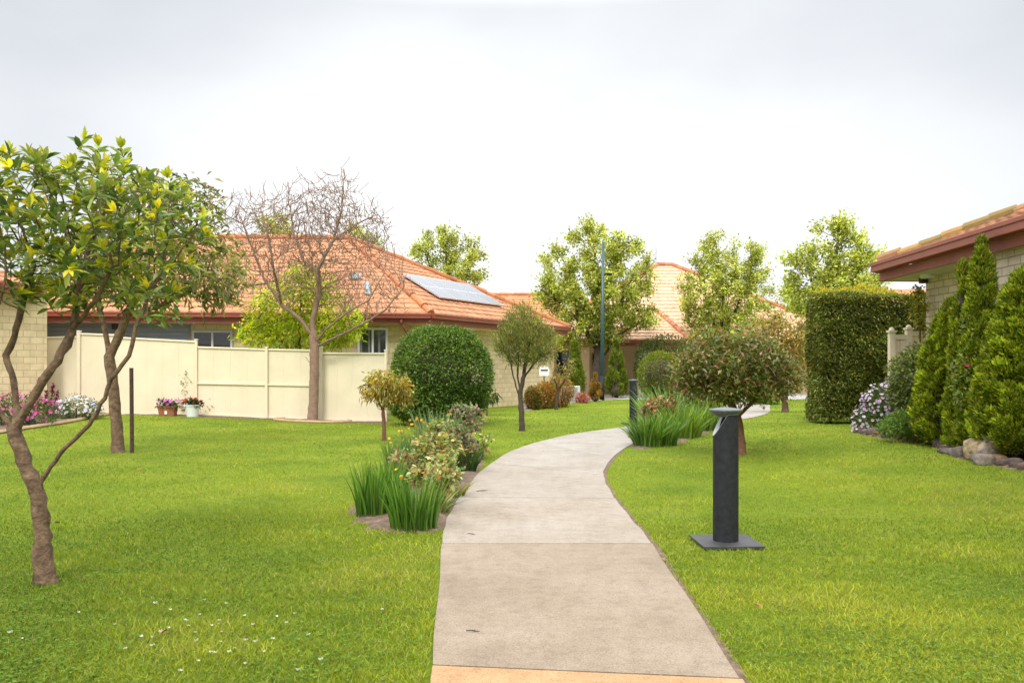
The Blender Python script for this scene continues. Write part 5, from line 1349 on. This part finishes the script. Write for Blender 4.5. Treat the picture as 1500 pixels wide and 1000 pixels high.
def rose(label, x, y, h, rad, cols, n=100, L=.075, group='rose bushes in the bed left of the path', name='rose_bush', bark='bark_red', k=7, dx=0, wd=None):
    b0 = G(x, y); T = Tree()
    for i in range(5):
        a = 6.28 * i / 5 + rng.uniform(-.4, .4); e = b0 + np.array([math.cos(a) * rad * .6, math.sin(a) * rad * .6, h * rng.uniform(.55, .9)])
        T.limb([b0 + np.array([0, 0, -.02]), (b0 + e) / 2 + np.array([0, 0, .08 * h]), e], .05)
    T.colonize(in_lobes([(b0 + np.array([dx, 0, h * .62]), np.array([rad, rad, h * .40]))], n), .05, .5, .10, up=.15)
    T.radii(.0028, .011); root = empty(name, tuple(b0), label, 'plant', group); V, Fc = T.branches(5); mesh('stem', V, Fc, M[bark], root)
    P, D, tip = T.tips(4); fo = Foliage(); leafcloud(fo, P, D, k, .028, L, wd or L * .55, cols, up=.05, rnd=.9, droop=.15, clump=.25, det=True); fo.build('leaves', M['leaf_gloss'], root)
iris('broad leaved clump on the path side behind the front clump', G(636, 752), 70, .30, .14, GI, cols=[(.12, .19, .04), (.17, .22, .06), (.3, .26, .12)], wd=.03, spread=.9)
iris('low yellowing leaf clump at the path edge of the left bed', G(660, 728), 60, .22, .15, GI, cols=[(.2, .22, .05), (.3, .26, .08), (.12, .18, .03)], wd=.022, spread=1.0)
rose('low leafy bush at the bed corner nearest the path bend', 702, 672, .40, .22, GRS, 60)
rose('yellow green leafy plant on the lawn side of the left bed middle', 598, 712, .46, .24, [(.2, .27, .06), (.3, .33, .1), (.13, .2, .04)], 90, .06)
rose('soft pale leaved plant between the strap leaves and the path', 655, 722, .38, .22, [(.24, .3, .09), (.16, .23, .05), (.34, .34, .16)], 80, .06)
rose('greenish rose bush in front of the daffodil clump', 648, 682, .66, .30, [(.15, .22, .05), (.22, .28, .08), (.32, .28, .11)], 120, .07)
rose('pale green rose bush right behind the front strap leaved clump', 640, 742, .50, .28, GRS, 130)
rose('green and yellow leaved rose bush in the middle of the left bed', 640, 706, .62, .34, GRS, 150)
rose('dark leaved rose bush on the path side of the left bed', 676, 690, .62, .24, [(.06, .09, .035), (.10, .12, .05), (.16, .17, .08), (.3, .13, .09)], 110)
rose('tall maroon tipped rose bush at the back of the left bed', 684, 664, .86, .30, [(.30, .16, .14), (.36, .24, .2), (.13, .17, .09), (.2, .22, .13), (.15, .2, .1), (.2, .26, .1)], 130, L=.085, k=4)
rose('grey green leaved bush at the back of the left bed', 662, 674, .60, .24, [(.15, .21, .09), (.2, .27, .12), (.11, .16, .06)], 90, L=.095)
rose('bronze tipped rose bush behind the front left strap leaves', 590, 718, .42, .2, [(.3, .14, .06), (.2, .2, .06), (.15, .2, .06), (.36, .24, .14)], 70)
_iris = iris
def iris(label, b0, n, h, rad, group, cols=IRC, wd=.016, spread=.6, **k): return _iris(label, b0, int(n * .8), h, rad, group, cols, wd * 1.15, spread, **k)
GI2 = 'strap leaved clumps in the bed behind the near bollard'; c1 = [(.09, .18, .025), (.13, .24, .035), (.06, .13, .02)]
iris('strap leaved clump at the path corner of the right bed', G(948, 653), 260, .66, .24, GI2, c1, .026)
iris('strap leaved clump in the front middle of the right bed', G(966, 652), 260, .66, .30, GI2, c1, .026)
iris('bright green strap leaved clump nearest the near bollard', G(1000, 641), 300, .72, .34, GI2, [(.14, .24, .025), (.19, .29, .035), (.09, .17, .02)], .026)
iris('leafy clump at the right end of the rose bed', G(1026, 631), 240, .70, .32, GI2, [(.13, .22, .03), (.08, .14, .02)], .026)
iris('upright strap leaved clump beside the far bollard', G(966, 633), 260, .90, .30, GI2, [(.13, .23, .05), (.18, .28, .07), (.08, .15, .03)], .03)
iris('back row strap leaved clump under the dome bush', G(985, 624), 340, 1.02, .50, GI2, [(.12, .2, .05), (.17, .26, .08), (.08, .15, .03)], .034)
iris('far strap leaved clump under the red tinged tree', G(1118, 592), 160, .8, .55, GI2, [(.09, .17, .02), (.13, .22, .03)], .05)
GR2 = 'rose bushes in the bed behind the near bollard'; RC = [(.40, .17, .08), (.14, .19, .05), (.34, .24, .13), (.10, .15, .04), (.30, .12, .07)]
iris('leafy green clump in the heart of the right bed', G(975, 640), 240, .80, .36, GI2, c1, .03)
iris('arching green clump behind the near bollard cap', G(1040, 622), 200, .75, .34, GI2, [(.16, .26, .04), (.1, .17, .03)], .03)
rose('orange tipped rose bush beside the far bollard foot', 950, 643, .78, .22, RC, 60, .09, GR2); rose('bronze leaved rose bush in the middle of the right bed', 972, 638, .85, .34, RC, 80, .09, GR2); rose('purple tinged rose bush at the right end of the right bed', 1022, 622, .95, .4, [(.2, .13, .08), (.13, .17, .05), (.28, .14, .12)], 90, .10, GR2)

# litter and clover flowers ---------------------------------------------------
fo = Foliage(); z = np.zeros(3)
V, Fc, c = flower_arrays(np.zeros((14, 3)) + rng.standard_normal((14, 3)) * .003, rng.standard_normal((14, 3)) + np.array([0, 0, .6]), .0065, pal(14, [(.72, .72, .62), (.6, .62, .48)]), 5)
proto = None
cl = [(x, y) for x, y in zip(rng.normal(310, 75, 34), rng.normal(945, 28, 34))] + [(437, 990), (432, 905), (405, 912), (420, 918), (358, 910), (320, 920), (115, 905), (168, 920), (32, 942), (15, 936), (452, 940), (400, 946), (470, 975), (560, 900)]
for i, (x, y) in enumerate(cl):
    if y > 1000 or x > 620: continue
    p_ = G(x, y)
    if proto is None:
        proto = empty('clover_flower', tuple(p_), 'tiny white clover flower in the near left lawn', 'flower', 'clover flowers scattered in the near left lawn')
        mesh('blossom', V + np.array([0, 0, .034]), Fc, M['petal'], proto, col=c, world=False)
        s_ = MB(); s_.tube([(0, 0, -.01), (.003, 0, .045)], .0012, 4); so_ = mesh('stem', s_.V, s_.F, M['grass'], proto, world=False, col=np.tile([.1, .2, .03], (len(s_.V), 1)))
        kids = list(proto.children)
    else:
        r_ = proto.copy(); C.objects.link(r_); r_.location = Vector(p_); r_.rotation_euler = (0, 0, rng.uniform(0, 6)); r_.scale = (rng.uniform(.75, 1.25),) * 3
        for ch in kids:
            cc_ = ch.copy(); C.objects.link(cc_); cc_.parent = r_
V, Fc, c = leaf_arrays(np.zeros((1, 3)) + np.array([[-.035, 0, .0]]), np.array([[1., 0, .1]]), .075, .036, np.array([[.2, .1, .04]]), fold=.3, droop=.1, det=True)
proto = None
for i, (x, y) in enumerate([(292, 728), (428, 704), (205, 692), (240, 938), (1110, 898), (395, 666), (1122, 676), (705, 610), (508, 672), (1366, 676), (1358, 672), (300, 700), (84, 773), (1250, 700)]):
    p_ = G(x, y) + np.array([0, 0, .045])
    if proto is None:
        proto = mesh('fallen_leaf', V, Fc, M['dead_leaf'], None, col=c); o = proto
    else:
        o = proto.copy(); C.objects.link(o)
    o.location = Vector(p_); o.rotation_euler = (rng.uniform(-.4, .4), rng.uniform(-.3, .3), rng.uniform(0, 6)); o.scale = (rng.uniform(.65, 1.0),) * 3
    tag(o, 'curled brown fallen leaf lying on the short lawn grass', 'leaf', 'fallen brown leaves on the lawn')
proto = None
for i, (x, y, lab) in enumerate([(706, 721, 'thin dark twig on the path beside the left flower bed'), (692, 929, 'tiny dark twig on the near path slab'), (690, 785, 'short dark twig on the pale path slab near the joint')]):
    p_ = G(x, y) + np.array([0, 0, .019])
    if proto is None:
        s_ = MB(); s_.tube([(-.07, 0, 0), (-.02, .008, .004), (.03, .0, .002), (.075, .014, .0)], [.003, .004, .004, .002], 5); s_.tube([(.0, .004, .003), (.02, .03, .003)], .002, 4); proto = mesh('twig', s_.V, s_.F, M['bark_dark'], None); o = proto
    else:
        o = proto.copy(); C.objects.link(o); o.scale = (.5, .5, .8)
    o.location = Vector(p_); o.rotation_euler = (0, 0, rng.uniform(-.5, .5)); tag(o, lab, 'twig', 'twigs lying on the concrete path')
# ------------------------------------------------------------------ camera, sky, sun
cam = bpy.data.cameras.new('camera'); co = bpy.data.objects.new('camera', cam); C.objects.link(co)
co.location = (0, 0, HC); co.rotation_euler = (math.radians(90), 0, 0)
cam.sensor_width = 36; cam.lens = 36 * F / 1500; cam.shift_y = (YH - 500) / 1500
cam.clip_end = 3000; scene.camera = co
sun = bpy.data.lights.new('sun', 'SUN'); so = bpy.data.objects.new('sun', sun); C.objects.link(so)
SEL, SAZ = math.radians(46), math.radians(-166)      # from behind the camera, a little to the left
dirv = Vector((math.sin(SAZ) * math.cos(SEL), math.cos(SAZ) * math.cos(SEL), math.sin(SEL)))
so.rotation_euler = dirv.to_track_quat('Z', 'Y').to_euler()
sun.energy = 1.5; sun.angle = math.radians(14); sun.color = (1, .95, .86)
w = bpy.data.worlds.new('World'); scene.world = w; w.use_nodes = True
nt = w.node_tree; bg = nt.nodes['Background']
sky = nt.nodes.new('ShaderNodeTexSky'); sky.sky_type = 'NISHITA'; sky.sun_disc = False
sky.sun_elevation = SEL; sky.sun_rotation = SAZ
tc = nt.nodes.new('ShaderNodeTexCoord'); sx = nt.nodes.new('ShaderNodeSeparateXYZ'); nt.links.new(tc.outputs['Generated'], sx.inputs[0])
# overcast: a cloud deck brightest towards the zenith and boosted above the view to add ground light, with soft broad mottling
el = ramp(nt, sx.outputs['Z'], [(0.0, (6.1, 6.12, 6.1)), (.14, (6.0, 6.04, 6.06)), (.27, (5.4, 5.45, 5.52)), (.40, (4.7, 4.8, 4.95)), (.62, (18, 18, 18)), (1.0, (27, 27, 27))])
mp = N(nt, 'ShaderNodeMapping'); mp.inputs['Scale'].default_value = (1, 1, 2.2); nt.links.new(tc.outputs['Generated'], mp.inputs[0])
cl = noise(nt, 1.9, 5, .5, vec=mp.outputs[0])
cr = ramp(nt, cl.outputs['Fac'], [(.36, (.89, .897, .915)), (.62, (1.06, 1.06, 1.055))])
mu = N(nt, 'ShaderNodeMix', _data_type='RGBA', _blend_type='MULTIPLY'); mu.inputs[0].default_value = 1
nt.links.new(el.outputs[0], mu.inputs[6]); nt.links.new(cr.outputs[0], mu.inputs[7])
# a thinner, brighter patch of cloud ahead
dt = N(nt, 'ShaderNodeVectorMath', _operation='DOT_PRODUCT'); nt.links.new(tc.outputs['Generated'], dt.inputs[0]); dt.inputs[1].default_value = Vector((.02, .96, .27)).normalized()
gl = ramp(nt, dt.outputs['Value'], [(.86, (.86, .87, .885)), (.93, (.97, .975, .98)), (.985, (1.1, 1.1, 1.09))])
m2 = N(nt, 'ShaderNodeMix', _data_type='RGBA', _blend_type='MULTIPLY'); m2.inputs[0].default_value = 1
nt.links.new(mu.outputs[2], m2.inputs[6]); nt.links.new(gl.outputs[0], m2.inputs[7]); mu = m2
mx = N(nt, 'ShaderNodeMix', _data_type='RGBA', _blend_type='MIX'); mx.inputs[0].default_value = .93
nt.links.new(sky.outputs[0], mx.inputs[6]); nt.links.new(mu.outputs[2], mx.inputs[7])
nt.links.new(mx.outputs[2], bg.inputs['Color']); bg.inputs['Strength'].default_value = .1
vs = scene.view_settings; vs.view_transform = 'Standard'; vs.look = 'None'; vs.gamma = 1; vs.exposure = 0.88
cy = scene.cycles; cy.max_bounces = 7; cy.diffuse_bounces = 3; cy.glossy_bounces = 3; cy.transmission_bounces = 4; cy.sample_clamp_indirect = 6
cy.use_denoising = True
